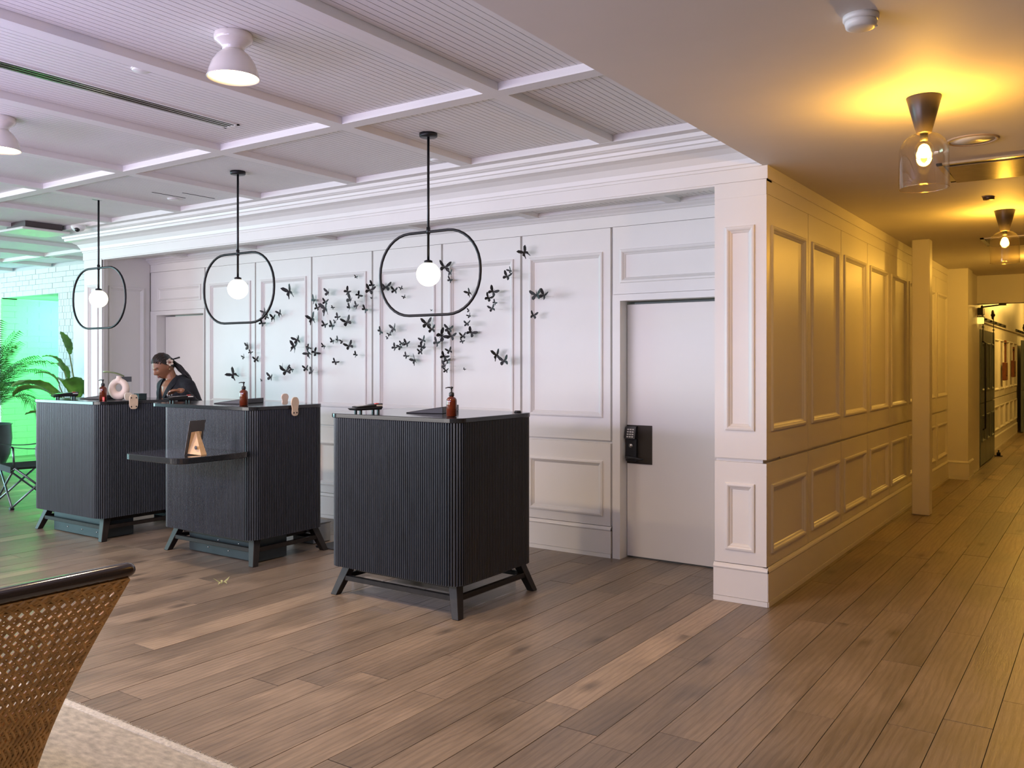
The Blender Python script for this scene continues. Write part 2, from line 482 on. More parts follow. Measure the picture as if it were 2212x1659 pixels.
# alcove left wall and column
XA = -9.47
TA = lambda s, t, z: (XA + t, s, z)
wal = struct('wall_alcove_left', MB().box(XA - .2, 5.6, 0, XA - .03, 6.4, 2.8), WHITE, 'white panelled side wall of the alcove beside the column', 'wall')
framed(TA, wal, 5.56, 6.165, .932, 2.80, 5.64, 6.09, 1.112, 2.437)
framed(TA, wal, 5.56, 6.165, .25, .908, 5.64, 6.09, .325, .767)
base(TA, wal, 5.56, 6.16)
YP = 5.49
TP = lambda s, t, z: (s, YP - t, z)
def pilaster(name, x0, x1, m0, m1, label, dep=.36):
    w = struct(name, MB().box(x0, YP + .03, 0, x1 - .033, YP + dep, 2.8), WHITE, label, 'pillar')
    framed(TP, w, x0, x1, .932, 2.72, x0 + m0, x1 - m1, 1.112, 2.435)
    framed(TP, w, x0, x1, .25, .908, x0 + m0, x1 - m1, .335, .772)
    base(TP, w, x0 - .004, x1 + .012)
    part('neck_band', tbox(MB(), TP, x0, x1, -.01, .003, 2.622, 2.72), WHITE, w)
    return w
pilaster('wall_pillar_left', -9.71, -9.35, .07, .07, 'white panelled column at the left end of the alcove', .09)
pilaster('wall_pillar_right', -2.145, -1.801, .073, .076, 'white panelled pillar between cream door and corridor')

# beam over the alcove and cornice
bm_ = struct('wall_beam', MB().box(-9.71, YP + .001, 2.71, -1.80, YP + .10, 3.08), WHITE, 'white beam spanning above the alcove opening', 'beam')
part('fascia', MB().box(-9.72, YP - .009, 2.722, -1.7925, YP + .02, 2.805), WHITE, bm_)
CP = [(0, 2.805), (.012, 2.805), (.012, 2.823), (.018, 2.828), (.026, 2.858), (.05, 2.898), (.09, 2.924), (.128, 2.934), (.142, 2.936), (.146, 2.946), (.146, 2.960), (.160, 2.965), (.166, 2.985), (.184, 2.992), (.190, 2.998), (.200, 3.002), (.2, 3.03)]
mb = MB()
mb.grid([[(-9.71 - o_, 7.06, z), (-9.71 - o_, YP - .009 - o_, z), (-1.822, YP - .009 - o_, z)] for o_, z in CP], smooth=False)
tag(part('trim_1', mb, WHITE), 'deep white crown cornice running above the alcove beam', 'cornice', kind='structure')

# corridor left wall
XC = -1.80
TC = lambda s, t, z: (XC + t, s, z)
wc = struct('wall_corridor', MB().box(XC - .3, 5.86, 0, XC - .03, 13.2, 2.81), WHITE, 'white panelled corridor wall glowing amber, right of the pillar', 'wall')
GR = [5.493, 6.412, 7.349, 8.283, 9.215, 10.15, 11.083, 12.015, 12.96]
for k, (a, b) in enumerate(zip(GR[:-1], GR[1:])):
    bay(TC, wc, a + (.006 if k else .002), b - .006, .085, .066)
base(TC, wc, 5.4785, 12.96)
part('frieze', tbox(MB(), TC, 5.493, 12.96, -.03, 0, 2.627, 2.722), WHITE, wc)
part('fascia', tbox(MB(), TC, 5.4835, 12.96, -.03, .009, 2.722, 2.806), WHITE, wc)
ol = tag(part('outlet_plate', tbox(MB(), TC, 8.745, 8.815, -.012, -.007, .42, .52), PLASTW), 'white blank outlet plate low on the corridor wall panel', 'outlet')
# post standing in the corridor
tag(part('trim_2', MB().box(-1.675, 9.68, 0, -1.507, 9.845, 2.81), WHITE, bevel=.012, seg=3), 'square white post standing in front of the corridor wall', 'post', kind='structure')
# corridor end
we = struct('wall_corridor_end', MB().box(-2.1, 12.96, 0, -1.553, 13.42, 2.81).box(-2.1, 13.42, 0, -1.585, 14.47, 2.81), WHITE, 'white wall return and jamb at the end of the corridor', 'wall')
TE = lambda s, t, z: (s, 12.96 - t, z)
base(TE, we, -1.80, -1.542)
TE2 = lambda s, t, z: (-1.553 + t, s, z)
base(TE2, we, 12.948, 13.42)
struct('wall_header', MB().box(-1.6, 14.2, 2.405, 1.2, 14.45, 2.81), WHITE, 'white header beam across the far end of the corridor', 'beam')
# rear passage beyond header
wf = struct('wall_far', MB().box(-2.1, 14.47, 0, -1.735, 30, 3.3), WHITE, 'far panelled corridor wall beyond the blue sliding door', 'wall')
TF = lambda s, t, z: (-1.70 + t, s, z)
g0 = 14.75
while g0 < 21.9:
    framed(TF, wf, g0, g0 + .93, .93, 2.2, g0 + .08, g0 + .85, 1.05, 1.98)
    framed(TF, wf, g0, g0 + .93, .25, .91, g0 + .08, g0 + .85, .325, .767)
    g0 += .938
base(TF, wf, 14.5, 22.2)
part('wainscot_cap', tbox(MB(), TF, 14.5, 22.2, -.03, .03, 2.2, 2.225), WHITE, wf)
struct('wall_right', MB().box(.42, -6, 0, .6, 30, 3.3), mat('bounce_cut_brown', (.16, .11, .07), .6), 'unseen right wall of the corridor, added to block daylight, brown to cut bounce', 'wall')  # unseen, added to keep daylight out; dark brown chosen to cut bounced light
struct('wall_daylight_block', MB().box(-1.8, -6.2, 0, .6, -6, 3.3), WHITE, 'unseen plain wall added behind the camera to keep daylight out of the corridor', 'wall')  # unseen blocker, added so less daylight reaches the corridor
struct('wall_far_end', MB().box(-2.1, 30, 0, .6, 30.2, 3.3), WHITE, 'plain wall closing the far corridor', 'wall')

# ------------------------------------------------------------------ ceilings
ceil = struct('ceiling', MB().box(-18, -3, 3.085, -1.8, 7.3, 3.2), GROOVE, 'white coffered beadboard ceiling of the lobby', 'ceiling')
AX = [-2.745 - 1.1845 * k for k in range(11)]       # right edges of the strips running into the room
ZB, ZPn = 3.03, 3.074
for ax in AX:
    for (y0, y1) in ((-3, 3.87), (3.97, 5.2)):
        if ax < -9.6 and y0 > 0: y1 = 7.06
        block('ceiling_batten', ax - .1, y0, ZB, ax, y1, 3.09, CEIL, ceil)
block('ceiling_batten', -18, 3.87, ZB, -1.83, 3.97, 3.09, CEIL, ceil)
block('ceiling_batten', -18, 6.34, ZB, -9.9, 6.44, 3.09, CEIL, ceil)
block('ceiling_batten', -9.95, 5.2, ZB - .001, -1.83, 5.49, 3.09, CEIL, ceil)
PB = .0422
cnt = 0
edges = [-1.83] + AX
farb = MB()
for k in range(len(edges) - 1):
    x1 = edges[k] - (.1 if k else 0); x0 = edges[k + 1]
    n = int(round((x1 - x0) / PB)); w = (x1 - x0) / n
    for (y0, y1) in ((-2.9, 3.9), (3.95, 5.25 if x0 > -9.9 else 7.06)):
        for j in range(n):
            a, b = x0 + j * w + .0022, x0 + (j + 1) * w - .0022
            if k < 3: block('beadboard', a, y0, ZPn, b, y1, 3.09, CEIL, ceil); cnt += 1
            else: farb.box(a, y0, ZPn, b, y1, 3.09)
o = part('far_beadboards', farb, CEIL, ceil); o['kind'] = 'stuff'

cc = struct('ceiling_corridor', MB().box(-1.822, -3, 2.806, 1.2, 14.5, 3.2), CEILC, 'smooth lower plaster ceiling over the corridor', 'ceiling')
struct('ceiling_far', MB().box(-2.2, 14.45, 3.3, 1.2, 30.2, 3.4), CEILC, 'ceiling of the far corridor', 'ceiling')
ca = struct('ceiling_alcove', MB().box(-9.7, 5.58, 2.80, -1.9, 6.4, 2.9), GROOVE, 'white beadboard ceiling inside the alcove', 'ceiling')
ab = MB(); xx = -9.47
while xx < -2.1:
    ab.box(xx + .0022, 5.58, 2.79, xx + PB - .0022, 6.15, 2.81); xx += PB
o = part('alcove_beadboards', ab, CEIL, ca); o['kind'] = 'stuff'
for ax in (-2.66, -3.92, -5.09, -6.27, -7.47, -8.66):
    block('ceiling_batten', ax - .1, 5.58, 2.757, ax, 6.12, 2.80, CEIL, ca)

# ------------------------------------------------------------------ brick wall at the far left
YB = 7.08
wbk = struct('wall_brick', MB().box(-18, YB + .012, 0, -15.0, YB + .25, 3.08).box(-15.0, YB + .012, 2.615, -13.23, YB + .25, 3.08).box(-13.23, YB + .012, 0, -9.7, YB + .25, 3.08),
             MORTAR, 'white painted brick wall with a wide opening, far left', 'wall')
def bricks(x0, x1, z0, z1, w, hgt, parent, T=None):
    z = z0; r = 0
    while z < z1 - .02:
        x = x0 - (w / 2 if r % 2 else 0)
        while x < x1 - .01:
            a, b = max(x, x0), min(x + w, x1)
            if b - a > .03:
                d = rnd.uniform(0, .006)
                if T == 'X': block('brick', -15.02, a + .0015, z + .0015, -14.9965 + d * .25, b - .0015, min(z + hgt, z1) - .0015, BRICKP, parent)
                else: block('brick', a + .004, YB - .006 - d, z + .004, b - .004, YB + .02, min(z + hgt, z1) - .004, BRICKP, parent)
            x += w
        z += hgt; r += 1
bricks(-15.9, -12.35, 2.615, 3.02, .2, .081, wbk)
bricks(-15.4, -15.0, 0, 2.615, .2, .084, wbk)
bricks(-13.23, -12.81, 0, 2.615, .076, .1006, wbk)
wps = struct('wall_passage', MB().box(-15.2, YB, 0, -15.0, 12.5, 2.9), BRICKP, 'green lit painted brick side wall inside the opening', 'wall')
bricks(YB + .01, 8.55, 0, 2.614, .4, .1, wps, 'X')
struct('ceiling_passage', MB().box(-15.2, YB + .25, 2.615, -9.8, 12.5, 2.75), CEIL, 'low white ceiling of the passage behind the brick opening', 'ceiling')
tag(part('trim_3', MB().box(-12.80, YB - .012, 0, -12.2, YB + .02, 2.60), WHITE), 'plain white board covering the brick wall beside the column', 'panel', kind='structure')

# ------------------------------------------------------------------ reception desks
def fluted_outline(x0, y0, x1, y1, r, pitch):
    pts = rrect(x0, y0, x1, y1, r, 12)
    # dense resample
    P = [Vector(p) for p in pts]; P.append(P[0])
    Ls = [0]
    for a, b in zip(P[:-1], P[1:]): Ls.append(Ls[-1] + (b - a).length)
    tot = Ls[-1]; n = int(round(tot / pitch)); out = []
    prof = [(0.0, -.006), (.10, -.006), (.12, .0), (.20, .0032), (.32, .0056), (.44, .0068), (.54, .0068), (.66, .0056), (.78, .0032), (.86, .0), (.88, -.006)]
    def ev(s):
        s %= tot
        for i in range(len(Ls) - 1):
            if s <= Ls[i + 1]:
                t = (s - Ls[i]) / max(1e-9, Ls[i + 1] - Ls[i]); p = P[i].lerp(P[i + 1], t); d = (P[i + 1] - P[i]).normalized()
                return p, Vector((d.y, -d.x))
        return P[0], Vector((0, -1))
    for i in range(n):
        for (f_, hh) in prof:
            p, nn = ev((i + f_) * tot / n); out.append(tuple(p + nn * hh))
    return out

def desk(label, X0, X1, Y0, Y1, over_left=.02, plinth=None, acrylic=False):
    ox, oy = (X0 + X1) / 2, (Y0 + Y1) / 2
    t = thing('reception_desk', label, 'desk', (ox, oy, 0), 0, 'fluted reception desks')
    x0, x1, y0, y1 = X0 - ox, X1 - ox, Y0 - oy, Y1 - oy
    part('fluted_body', MB().prism(fluted_outline(x0, y0, x1, y1, .085, .0173), .20, 1.186), BLACKW, t)
    part('counter_top', MB().prism(rrect(x0 - over_left, y0 - .012, x1 + .012, y1 + .01, .095, 8), 1.186, 1.215), BLACKT, t, bevel=.003)
    for sx, sy in ((-1, -1), (1, -1), (-1, 1), (1, 1)):
        fx, fy = (x0 + .02 if sx < 0 else x1 - .02), (y0 + .04 if sy < 0 else y1 + .02)
        tx, ty = fx - sx * .075, fy - sy * .075
        mb = MB(); a = .026; b = .034
        v = []
        for (cx_, cy_, z, w) in ((fx, fy, 0, a), (tx, ty, .215, b)):
            v += [(cx_ - w, cy_ - w, z), (cx_ + w, cy_ - w, z), (cx_ + w, cy_ + w, z), (cx_ - w, cy_ + w, z)]
        mb.add(v, [(3, 2, 1, 0), (4, 5, 6, 7), (0, 1, 5, 4), (1, 2, 6, 5), (2, 3, 7, 6), (3, 0, 4, 7)])
        part('leg', mb, LEGW, t, bevel=.003)
    q = .05
    L0, L1, B0, B1 = x0 + q, x1 - q, y0 + q + .02, y1 - q + .03
    for nm, a, b in (('front', (L0, B0), (L1, B0)), ('back', (L0, B1), (L1, B1)), ('l', (L0, B0), (L0, B1)), ('r', (L1, B0), (L1, B1))):
        part('stretcher', MB().bar((a[0], a[1], .113), (b[0], b[1], .113), .03, .032), LEGW, t, bevel=.002)
        ia = (a[0] * .86, a[1] * .80); ib = (b[0] * .86, b[1] * .80)
        part('inner_rail', MB().bar((ia[0], ia[1], .175), (ib[0], ib[1], .175), .03, .05), LEGW, t, bevel=.002)
    if plinth:
        p0, p1, py = plinth
        pl = part('cable_cover', MB().box(p0 - ox, py - oy, .004, p1 - ox, py - oy + .3, .20), STEELB, t, bevel=.004)
        for k in range(5):
            part('screw', MB().sphere((p0 - ox + (p1 - p0) * (.3 + .15 * k), py - oy - .001, .055 + .07 * (k % 2)), .006, 8, 6), CHROME, pl)
    if acrylic:
        part('acrylic_skirt', MB().box(x0 + .06, y0 + .145, .001, x1 - .10, y0 + .15, .2).box(x1 - .105, y0 + .15, .001, x1 - .10, y1 - .06, .2), ACRYL, t)
    return t
desk('black fluted reception desk nearest the camera, in front of the cream door', -4.31, -3.235, 4.13, 4.975, acrylic=True)
dk2 = desk('middle black fluted reception desk with a low side shelf', -6.475, -5.36, 4.33, 5.075, over_left=.185, plinth=(-6.30, -5.45, 4.46))
desk('farthest black fluted reception desk beside the receptionist and white vase', -8.295, -7.19, 4.20, 5.0, plinth=(-8.10, -7.3, 4.29))
# low shelf on the middle desk
ox2, oy2 = (-6.475 - 5.36) / 2, (4.33 + 5.075) / 2
sh = MB().prism([p for p in rrect(-6.06 - ox2, 3.71 - oy2, -5.36 - ox2, 4.36 - oy2, .10, 8)], .836, .88)
part('shelf', sh, BLACKT, dk2, bevel=.004)

ZC = 1.2152
# wedge shaped low screens / lids at the back of desks
def wedge(label, loc, w, d, hh, rz):
    t = thing('payment_screen', label, 'screen', loc, rz, 'low black screens on the desks')
    mb = MB().add([(-w / 2, 0, 0), (w / 2, 0, 0), (w / 2, d, 0), (-w / 2, d, 0), (-w / 2, 0, .006), (w / 2, 0, .006), (w / 2, d, hh), (-w / 2, d, hh)],
                  [(3, 2, 1, 0), (4, 5, 6, 7), (0, 1, 5, 4), (1, 2, 6, 5), (2, 3, 7, 6), (3, 0, 4, 7)])
    part('housing', mb, BLKP, t, bevel=.003)
    e = .02; zz = lambda y: .006 + (hh - .006) * y / d + .0015
    part('display', MB().add([(-w / 2 + e, e, zz(e)), (w / 2 - e, e, zz(e)), (w / 2 - e, d - e, zz(d - e)), (-w / 2 + e, d - e, zz(d - e))], [(0, 1, 2, 3)]), mat('dark_display', (.01, .012, .015), .08), t)
wedge('low wedge-shaped black screen on the nearest desk', (-3.93, 4.56, ZC), .34, .26, .045, math.radians(-70))
wedge('low wedge-shaped black screen on the middle desk', (-6.12, 4.68, ZC), .34, .26, .04, math.radians(-70))
wedge('low wedge-shaped black screen on the farthest desk', (-7.93, 4.55, ZC), .3, .22, .035, math.radians(-70))

def card_reader(label, loc, rz):
    t = thing('card_reader', label, 'card reader', loc, rz, 'card readers on the desks')
    t.scale = (1, 1, .72)
    for sx in (-.07, .07):
        for sy in (-.03, .03):
            part('foot', MB().box(sx - .007, sy - .007, 0, sx + .007, sy + .007, .026), BLKP, t)
    st = MB().add([(-.11, -.045, .026), (.09, -.045, .026), (.09, .045, .026), (-.11, .045, .026), (-.125, -.05, .045), (.10, -.05, .055), (.10, .05, .055), (-.125, .05, .045)],
                  [(3, 2, 1, 0), (4, 5, 6, 7), (0, 1, 5, 4), (1, 2, 6, 5), (2, 3, 7, 6), (3, 0, 4, 7)])
    part('cradle', st, BLKP, t, bevel=.004)
    tm = MB().add([(-.10, -.038, .052), (.10, -.04, .052), (.10, .04, .052), (-.10, .038, .052), (-.10, -.036, .062), (.105, -.04, .085), (.105, .04, .085), (-.10, .036, .062)],
                  [(3, 2, 1, 0), (4, 5, 6, 7), (0, 1, 5, 4), (1, 2, 6, 5), (2, 3, 7, 6), (3, 0, 4, 7)])
    tb = part('terminal', tm, BLKP, t, bevel=.006)
    part('screen', MB().add([(-.09, -.03, .0645), (.0, -.032, .0745), (.0, .032, .0745), (-.09, .03, .0645)], [(0, 1, 2, 3)]), SCREEN, tb)
    part('red_key', MB().obox((.065, -.018, .083), (.013, 0, .0015), (0, .008, 0), (0, 0, .003)), RED, tb)
    part('side_label', MB().box(.05, -.0415, .060, .095, -.040, .072), PLASTW, tb)
    return t
def aim(a, b): return math.atan2(b[1] - a[1], b[0] - a[0])
card_reader('black card reader on the nearest fluted desk', (-4.13, 4.30, ZC), math.radians(78))
card_reader("black card reader on the middle desk, just below the receptionist's hand", (-6.55, 4.55, ZC), math.radians(78))
card_reader('black card reader on the farthest fluted desk', (-8.10, 4.40, ZC), math.radians(78))

def soap(label, loc, rz=0):
    t = thing('soap_bottle', label, 'pump bottle', loc, rz, 'amber pump bottles on the desks')
    t.scale = (.86, .86, .86)
    part('bottle', MB().lathe([(.001, .001), (.034, .001), (.0385, .006), (.0385, .115), (.036, .128), (.028, .138), (.016, .144), (.015, .150)], 24), AMBER, t)
    pm = part('pump', MB().lathe([(.017, .148), (.019, .150), (.019, .170), (.014, .176), (.006, .178), (.0055, .204), (.011, .205), (.012, .214), (.004, .218)], 16), BLKP, t)
    part('nozzle', MB().tube([(0, 0, .211), (-.025, 0, .212), (-.045, 0, .207)], [.0055, .0045, .0035], 8), BLKP, pm)
    part('bottle_label', MB().lathe([(.0388, .03), (.0388, .03001)], 8), BLKP, t) if False else None
    return t
LFT = math.atan2(SN, CS)
soap('amber pump bottle on the nearest desk corner', (-3.385, 4.275, ZC), LFT)
soap('amber pump bottle on the middle desk corner', (-5.60, 4.455, ZC), LFT)
soap('amber pump bottle next to the white ring vase', (-7.45, 4.385, ZC), LFT)
tg = thing('red_tag', 'tiny red and white tag beside the bottle near the ring vase', 'tag', (-7.405, 4.365, ZC))
for k in (-1, 1):
    part('tag_half', MB().box(k * .008 - .006, -.003, 0, k * .008 + .006, .003, .032), RED, tg, bevel=.002)

# ring vase with leaf
vz = thing('ring_vase', 'cream ring-shaped ceramic vase holding a single leaf on the farthest desk', 'vase', (-7.42, 4.52, ZC + .002), math.radians(32))
vz.scale = (.78, .78, .76)
R0, r0 = .082, .040
rows = []
for i in range(40):
    a = 2 * math.pi * i / 40
    rr = r0 * (1 + .18 * math.cos(a - math.pi / 2 - math.pi))
    rows.append([((R0 + rr * math.cos(2 * math.pi * k / 16)) * math.cos(a), rr * 1.05 * math.sin(2 * math.pi * k / 16), (R0 + rr * math.cos(2 * math.pi * k / 16)) * math.sin(a) * 1.08 + .134) for k in range(16)])
rows.append(rows[0])
part('ring', MB().grid(rows, closed=True), CREAM, vz)
part('neck', MB().lathe([(.045, .225), (.034, .25), (.027, .268), (.029, .282), (.022, .282), (.02, .25)], 20, cap=False), CREAM, vz)
lf = []
for i in range(13):
    t_ = i / 12; w = .042 * math.sin(math.pi * min(1, t_ * .93 + .07)) ** .8
    cx_ = .06 - t_ * .25; zc = .272 + .055 * math.sin(t_ * 1.9) * .9
    lf.append([(cx_, -w, zc + .012 + .01 * t_), (cx_, -w * .5, zc + .004), (cx_, 0, zc), (cx_, w * .5, zc + .004), (cx_, w, zc + .012)])
lo = part('leaf', MB().grid(lf), mat('grey_green_leaf', (.20, .25, .11), .4, var=.35, scale=25), vz)
sd = lo.modifiers.new('solid', 'SOLIDIFY'); sd.thickness = .002
# small white card behind vase on the side wall
sg = tag(part('wall_card', tbox(MB(), TA, 5.80, 5.93, -.012, -.006, 1.20, 1.42), PLASTW), 'small white card with grey band on the alcove side wall', 'card')
part('grey_band', tbox(MB(), TA, 5.80, 5.93, -.006, -.0045, 1.33, 1.39), mat('grey_print', (.13, .14, .15), .6), sg)
bx = thing('dark_box', 'small dark box behind the ring vase', 'box', (-7.37, 4.70, ZC))
bx.scale = (.45, .8, .8)
part('box_body', MB().box(-.09, -.05, 0, .09, .05, .055), mat('dark_teal_box', (.012, .03, .035), .5), bx, bevel=.004)
part('box_lid', MB().box(-.092, -.052, .0555, .092, .052, .067), mat('dark_teal_lid', (.018, .04, .045), .5), bx, bevel=.003)

# sole shaped plaques hanging over the counter edge
def sole(name, label, loc, w, hh, colour, holes, waist=False):
    t = thing(name, label, 'plaque', loc, math.radians(90))
    pts = []
    n = 28
    for i in range(n):
        a = 2 * math.pi * i / n
        xx_ = math.cos(a); yy_ = math.sin(a)
        sx = math.copysign(abs(xx_) ** .6, xx_) * w / 2; sy = math.copysign(abs(yy_) ** .75, yy_) * hh / 2
        if waist: sx *= 1.0 - .22 * math.exp(-((sy / hh + .12) / .14) ** 2) + .1 * (sy > 0) * math.sin(math.pi * min(1, sy / (hh / 2)))
        pts.append((sx, sy))
    mb = MB().prism(pts, 0, .009)
    mb.xf(Matrix.Rotation(math.pi / 2, 4, 'X'))
    b = part('plate', mb, colour, t, bevel=.002)
    for (hx, hz) in holes:
        part('hole', MB().lathe([(.0035, 0), (.0065, 0), (.0065, .0015), (.0035, .0015)], 10).xf(Matrix.Translation((hx * w, -.0095, hz * hh)) @ Matrix.Rotation(math.pi / 2, 4, 'X')), BLKP, b)
    return t
sole('sole_plaque', 'cream rounded plaque with four dark holes hanging on the farthest desk edge', (-7.163, 4.50, 1.205), .085, .132, BEIGE, [(-.28, .27), (.28, .27), (-.28, -.32), (.28, -.32)])
sole('sole_plaque', 'cream blank plaque tucked behind the plaque with four holes', (-7.205, 4.475, 1.252), .075, .07, POTL, [])
sole('sole_plaque', 'tan sole-shaped plaque hanging over the middle desk edge', (-5.332, 4.735, 1.205), .075, .15, BEIGE, [(-.2, -.33), (.2, -.33)], True)
sole('sole_plaque', 'pale plaque standing behind the tan sole-shaped plaque', (-5.41, 4.70, 1.262), .07, .09, CREAM, [], True)
tag(part('counter_button', MB().lathe([(.001, .012), (.02, .012), (.024, .006), (.024, 0)], 14), BLKP, loc=(-3.31, 4.90, ZC)), 'small black button at the rear corner of the nearest desk', 'button')

# sign holder on the shelf, seen from behind
sgn = thing('easel_sign', 'tan easel-backed counter sign with dark top on the low shelf', 'sign', (-5.52, 3.96, .881), math.radians(8))
bd = MB().add([(-.035, -.075, 0), (-.03, -.075, 0), (.025, -.075, .25), (.02, -.075, .25), (-.035, .075, 0), (-.03, .075, 0), (.025, .075, .25), (.02, .075, .25)],
              [(0, 1, 2, 3), (4, 7, 6, 5), (0, 4, 5, 1), (3, 2, 6, 7), (0, 3, 7, 4), (1, 5, 6, 2)])
part('board', bd, GREYBRD, sgn)
bk = MB().add([(-.026, -.05, .008), (.012, -.05, .165), (.012, .05, .165), (-.026, .05, .008), (.085, -.028, .0), (.085, .028, .0), (.02, -.015, .17), (.02, .015, .17)],
              [(4, 5, 7, 6), (0, 4, 6, 1), (3, 2, 7, 5), (0, 3, 5, 4), (1, 6, 7, 2)])
part('easel_back', bk, TAN, sgn)
part('finger_notch', MB().sphere((.048, -.042, .055), .014, 10, 8, (1, .3, 1)), GREYBRD, sgn)

# ------------------------------------------------------------------ pendants over the desks
def ring_pendant(label, x, y):
    t = thing('ring_pendant', label, 'pendant lamp', (x, y, 1.86), 0, 'ring pendants over the desks')
    zt = lambda z: z - 1.86
    part('canopy', MB().lathe([(.001, zt(3.048)), (.055, zt(3.048)), (.06, zt(3.053)), (.06, zt(3.074))], 24), BLKM, t)
    part('rod', MB().tube([(0, 0, zt(3.05)), (0, 0, zt(2.225))], .0085, 10), BLKM, t)
    part('coupling', MB().tube([(0, 0, zt(2.45)), (0, 0, zt(2.405))], .013, 10), BLKM, t)
    W, Z0, Z1 = .43, zt(1.868), zt(2.42); r = (Z1 - Z0) / 2 - .012
    pts = []
    for (cx_, cz, a0) in ((W - r, Z0 + r, -90), (W - r, Z1 - r, 0), (-W + r, Z1 - r, 90), (-W + r, Z0 + r, 180)):
        for i in range(10):
            a = math.radians(a0 + 90 * i / 9); pts.append((cx_ + r * math.cos(a), 0, cz + r * math.sin(a)))
    part('ring', MB().tube(pts, .0095, 10, closed=True), BLKM, t)
    part('globe', MB().sphere((0, 0, zt(2.138)), .08, 28, 18), GLOBE, t)
    part('globe_cap', MB().lathe([(.028, zt(2.208)), (.028, zt(2.228)), (.012, zt(2.234))], 16), BLKM, t)
ring_pendant('black ring pendant with glowing globe above the nearest desk', -3.735, 4.469)
ring_pendant('black ring pendant with glowing globe above the middle desk', -5.728, 4.50)
ring_pendant('black ring pendant with glowing globe above the farthest desk', -7.655, 4.464)

# ------------------------------------------------------------------ schoolhouse ceiling lights
def school(label, x, y, e=165):
    t = thing('ceiling_lamp', label, 'ceiling lamp', (x, y, 3.074), 0, 'white bowl ceiling lamps')
    part('base', MB().lathe([(.084, 0), (.088, -.004), (.088, -.028), (.082, -.038), (.055, -.058), (.049, -.068), (.049, -.08)], 28), PORC, t)
    part('shade', MB().lathe([(.047, -.078), (.055, -.082), (.075, -.10), (.098, -.135), (.112, -.175), (.118, -.20), (.121, -.203), (.117, -.205), (.108, -.175), (.094, -.137), (.072, -.104), (.05, -.088)], 32, cap=False), PORC, t)
    part('bulb', MB().sphere((0, 0, -.172), .05, 24, 12, (2.1, 2.1, .55)), SHADEIN, t)
    l = bpy.data.lights.new('bowl_glow', 'SPOT'); l.color = (1, .74, .46); l.energy = e; l.spot_size = math.radians(150); l.spot_blend = .6; l.shadow_soft_size = .06
    o = bpy.data.objects.new('bowl_glow', l); C.objects.link(o); o.parent = t; o.location = (0, 0, -.215)
school('white bowl ceiling lamp, whole in view at upper left', -3.353, 2.609)
school('white bowl ceiling lamp cut by the left edge of the photo', -5.685, 2.675)

# ------------------------------------------------------------------ small ceiling things
def disc(name, label, cat, loc, r, hh, m, ring=None):
    t = thing(name, label, cat, loc)
    part('cover', MB().lathe([(r * .98, 0), (r, -.003), (r, -hh * .7), (r * .9, -hh), (.001, -hh)], 24), m, t)
    if ring: part('rim', MB().lathe([(r * ring, 0), (r * ring, -.003), (r * 1.0, -.004), (r * 1.0, 0)], 24, cap=False), m, t)
    return t
disc('ceiling_disc', 'flat white ceiling disc left of the nearest bowl lamp', 'ceiling disc', (-4.145, 2.648, 3.074), .045, .012, PLASTW, 1.1)
disc('ceiling_disc', 'flat white ceiling disc near the nearest ring pendant', 'ceiling disc', (-4.165, 5.08, 3.074), .045, .012, PLASTW, 1.1)
disc('ceiling_disc', 'flat white ceiling disc above the farthest desk near the cornice', 'ceiling disc', (-7.163, 4.90, 3.074), .05, .014, PLASTW, 1.1)
disc('ceiling_disc', 'flat white ceiling disc past the square vent at far left', 'ceiling disc', (-10.1, 5.3, 3.074), .06, .03, PLASTW, 1.1)
sm = thing('smoke_detector', 'mauve-white smoke detector on the corridor ceiling at top', 'smoke detector', (-.744, 3.32, 2.806))
part('base', MB().lathe([(.062, 0), (.062, -.016), (.055, -.02), (.001, -.02)], 28), PLASTW, sm)
part('head', MB().lathe([(.054, -.02), (.056, -.026), (.052, -.042), (.04, -.046), (.001, -.046)], 28), PLASTW, sm)
part('indicator', MB().sphere((.048, .02, -.040), .005, 8, 6), mat('led', (.9, .9, .9), .3), sm)
disc('sprinkler_cap', 'small dark sprinkler cap between the two glass ceiling lamps', 'sprinkler', (-.759, 7.5, 2.806), .04, .02, mat('bronze_cap', (.12, .08, .05), .4, metal=.6), 1.1)
sp = thing('ceiling_speaker', 'round flush ceiling speaker behind the nearest glass lamp', 'speaker', (-.64, 5.52, 2.806))
part('rim', MB().lathe([(.135, 0), (.135, -.004), (.125, -.008), (.115, -.004), (.115, 0)], 32, cap=False), mat('speaker_rim', (.42, .32, .24), .5), sp)
part('grille', MB().lathe([(.001, -.003), (.115, -.003), (.115, 0)], 32), PLASTW, sp)
def tray(name, label, x0, x1, y0, y1):
    t = thing(name, label, 'ceiling vent', ((x0 + x1) / 2, (y0 + y1) / 2, 2.806), 0, 'metal ceiling trays')
    w, d = (x1 - x0) / 2, (y1 - y0) / 2
    f = .035
    part('frame', MB().box(-w, -d, -.012, w, -d + f, 0).box(-w, d - f, -.012, w, d, 0).box(-w, -d, -.012, -w + f, d, 0).box(w - f, -d, -.012, w, d, 0), CHROME, t)
    part('backing', MB().box(-w + f, -d + f, -.003, w - f, d - f, -.001), mat('dark_backing', (.03, .02, .015), .6), t)
    part('flap', MB().obox((-.02, .02, -.018), (w - f - .03, 0, 0), (0, d - f - .06, -.012), (0, 0, .002)), mat('satin_flap', (.52, .46, .36), .22, metal=.8, var=.2, scale=14, stretch=(1, 8, 1)), t)
tray('ceiling_tray_vent', 'recessed metal ceiling tray behind the nearest glass lamp', -.905, -.25, 6.05, 6.68)
tray('ceiling_tray_vent', 'recessed metal ceiling tray by the farther glass lamp', -1.08, -.42, 9.9, 10.55)
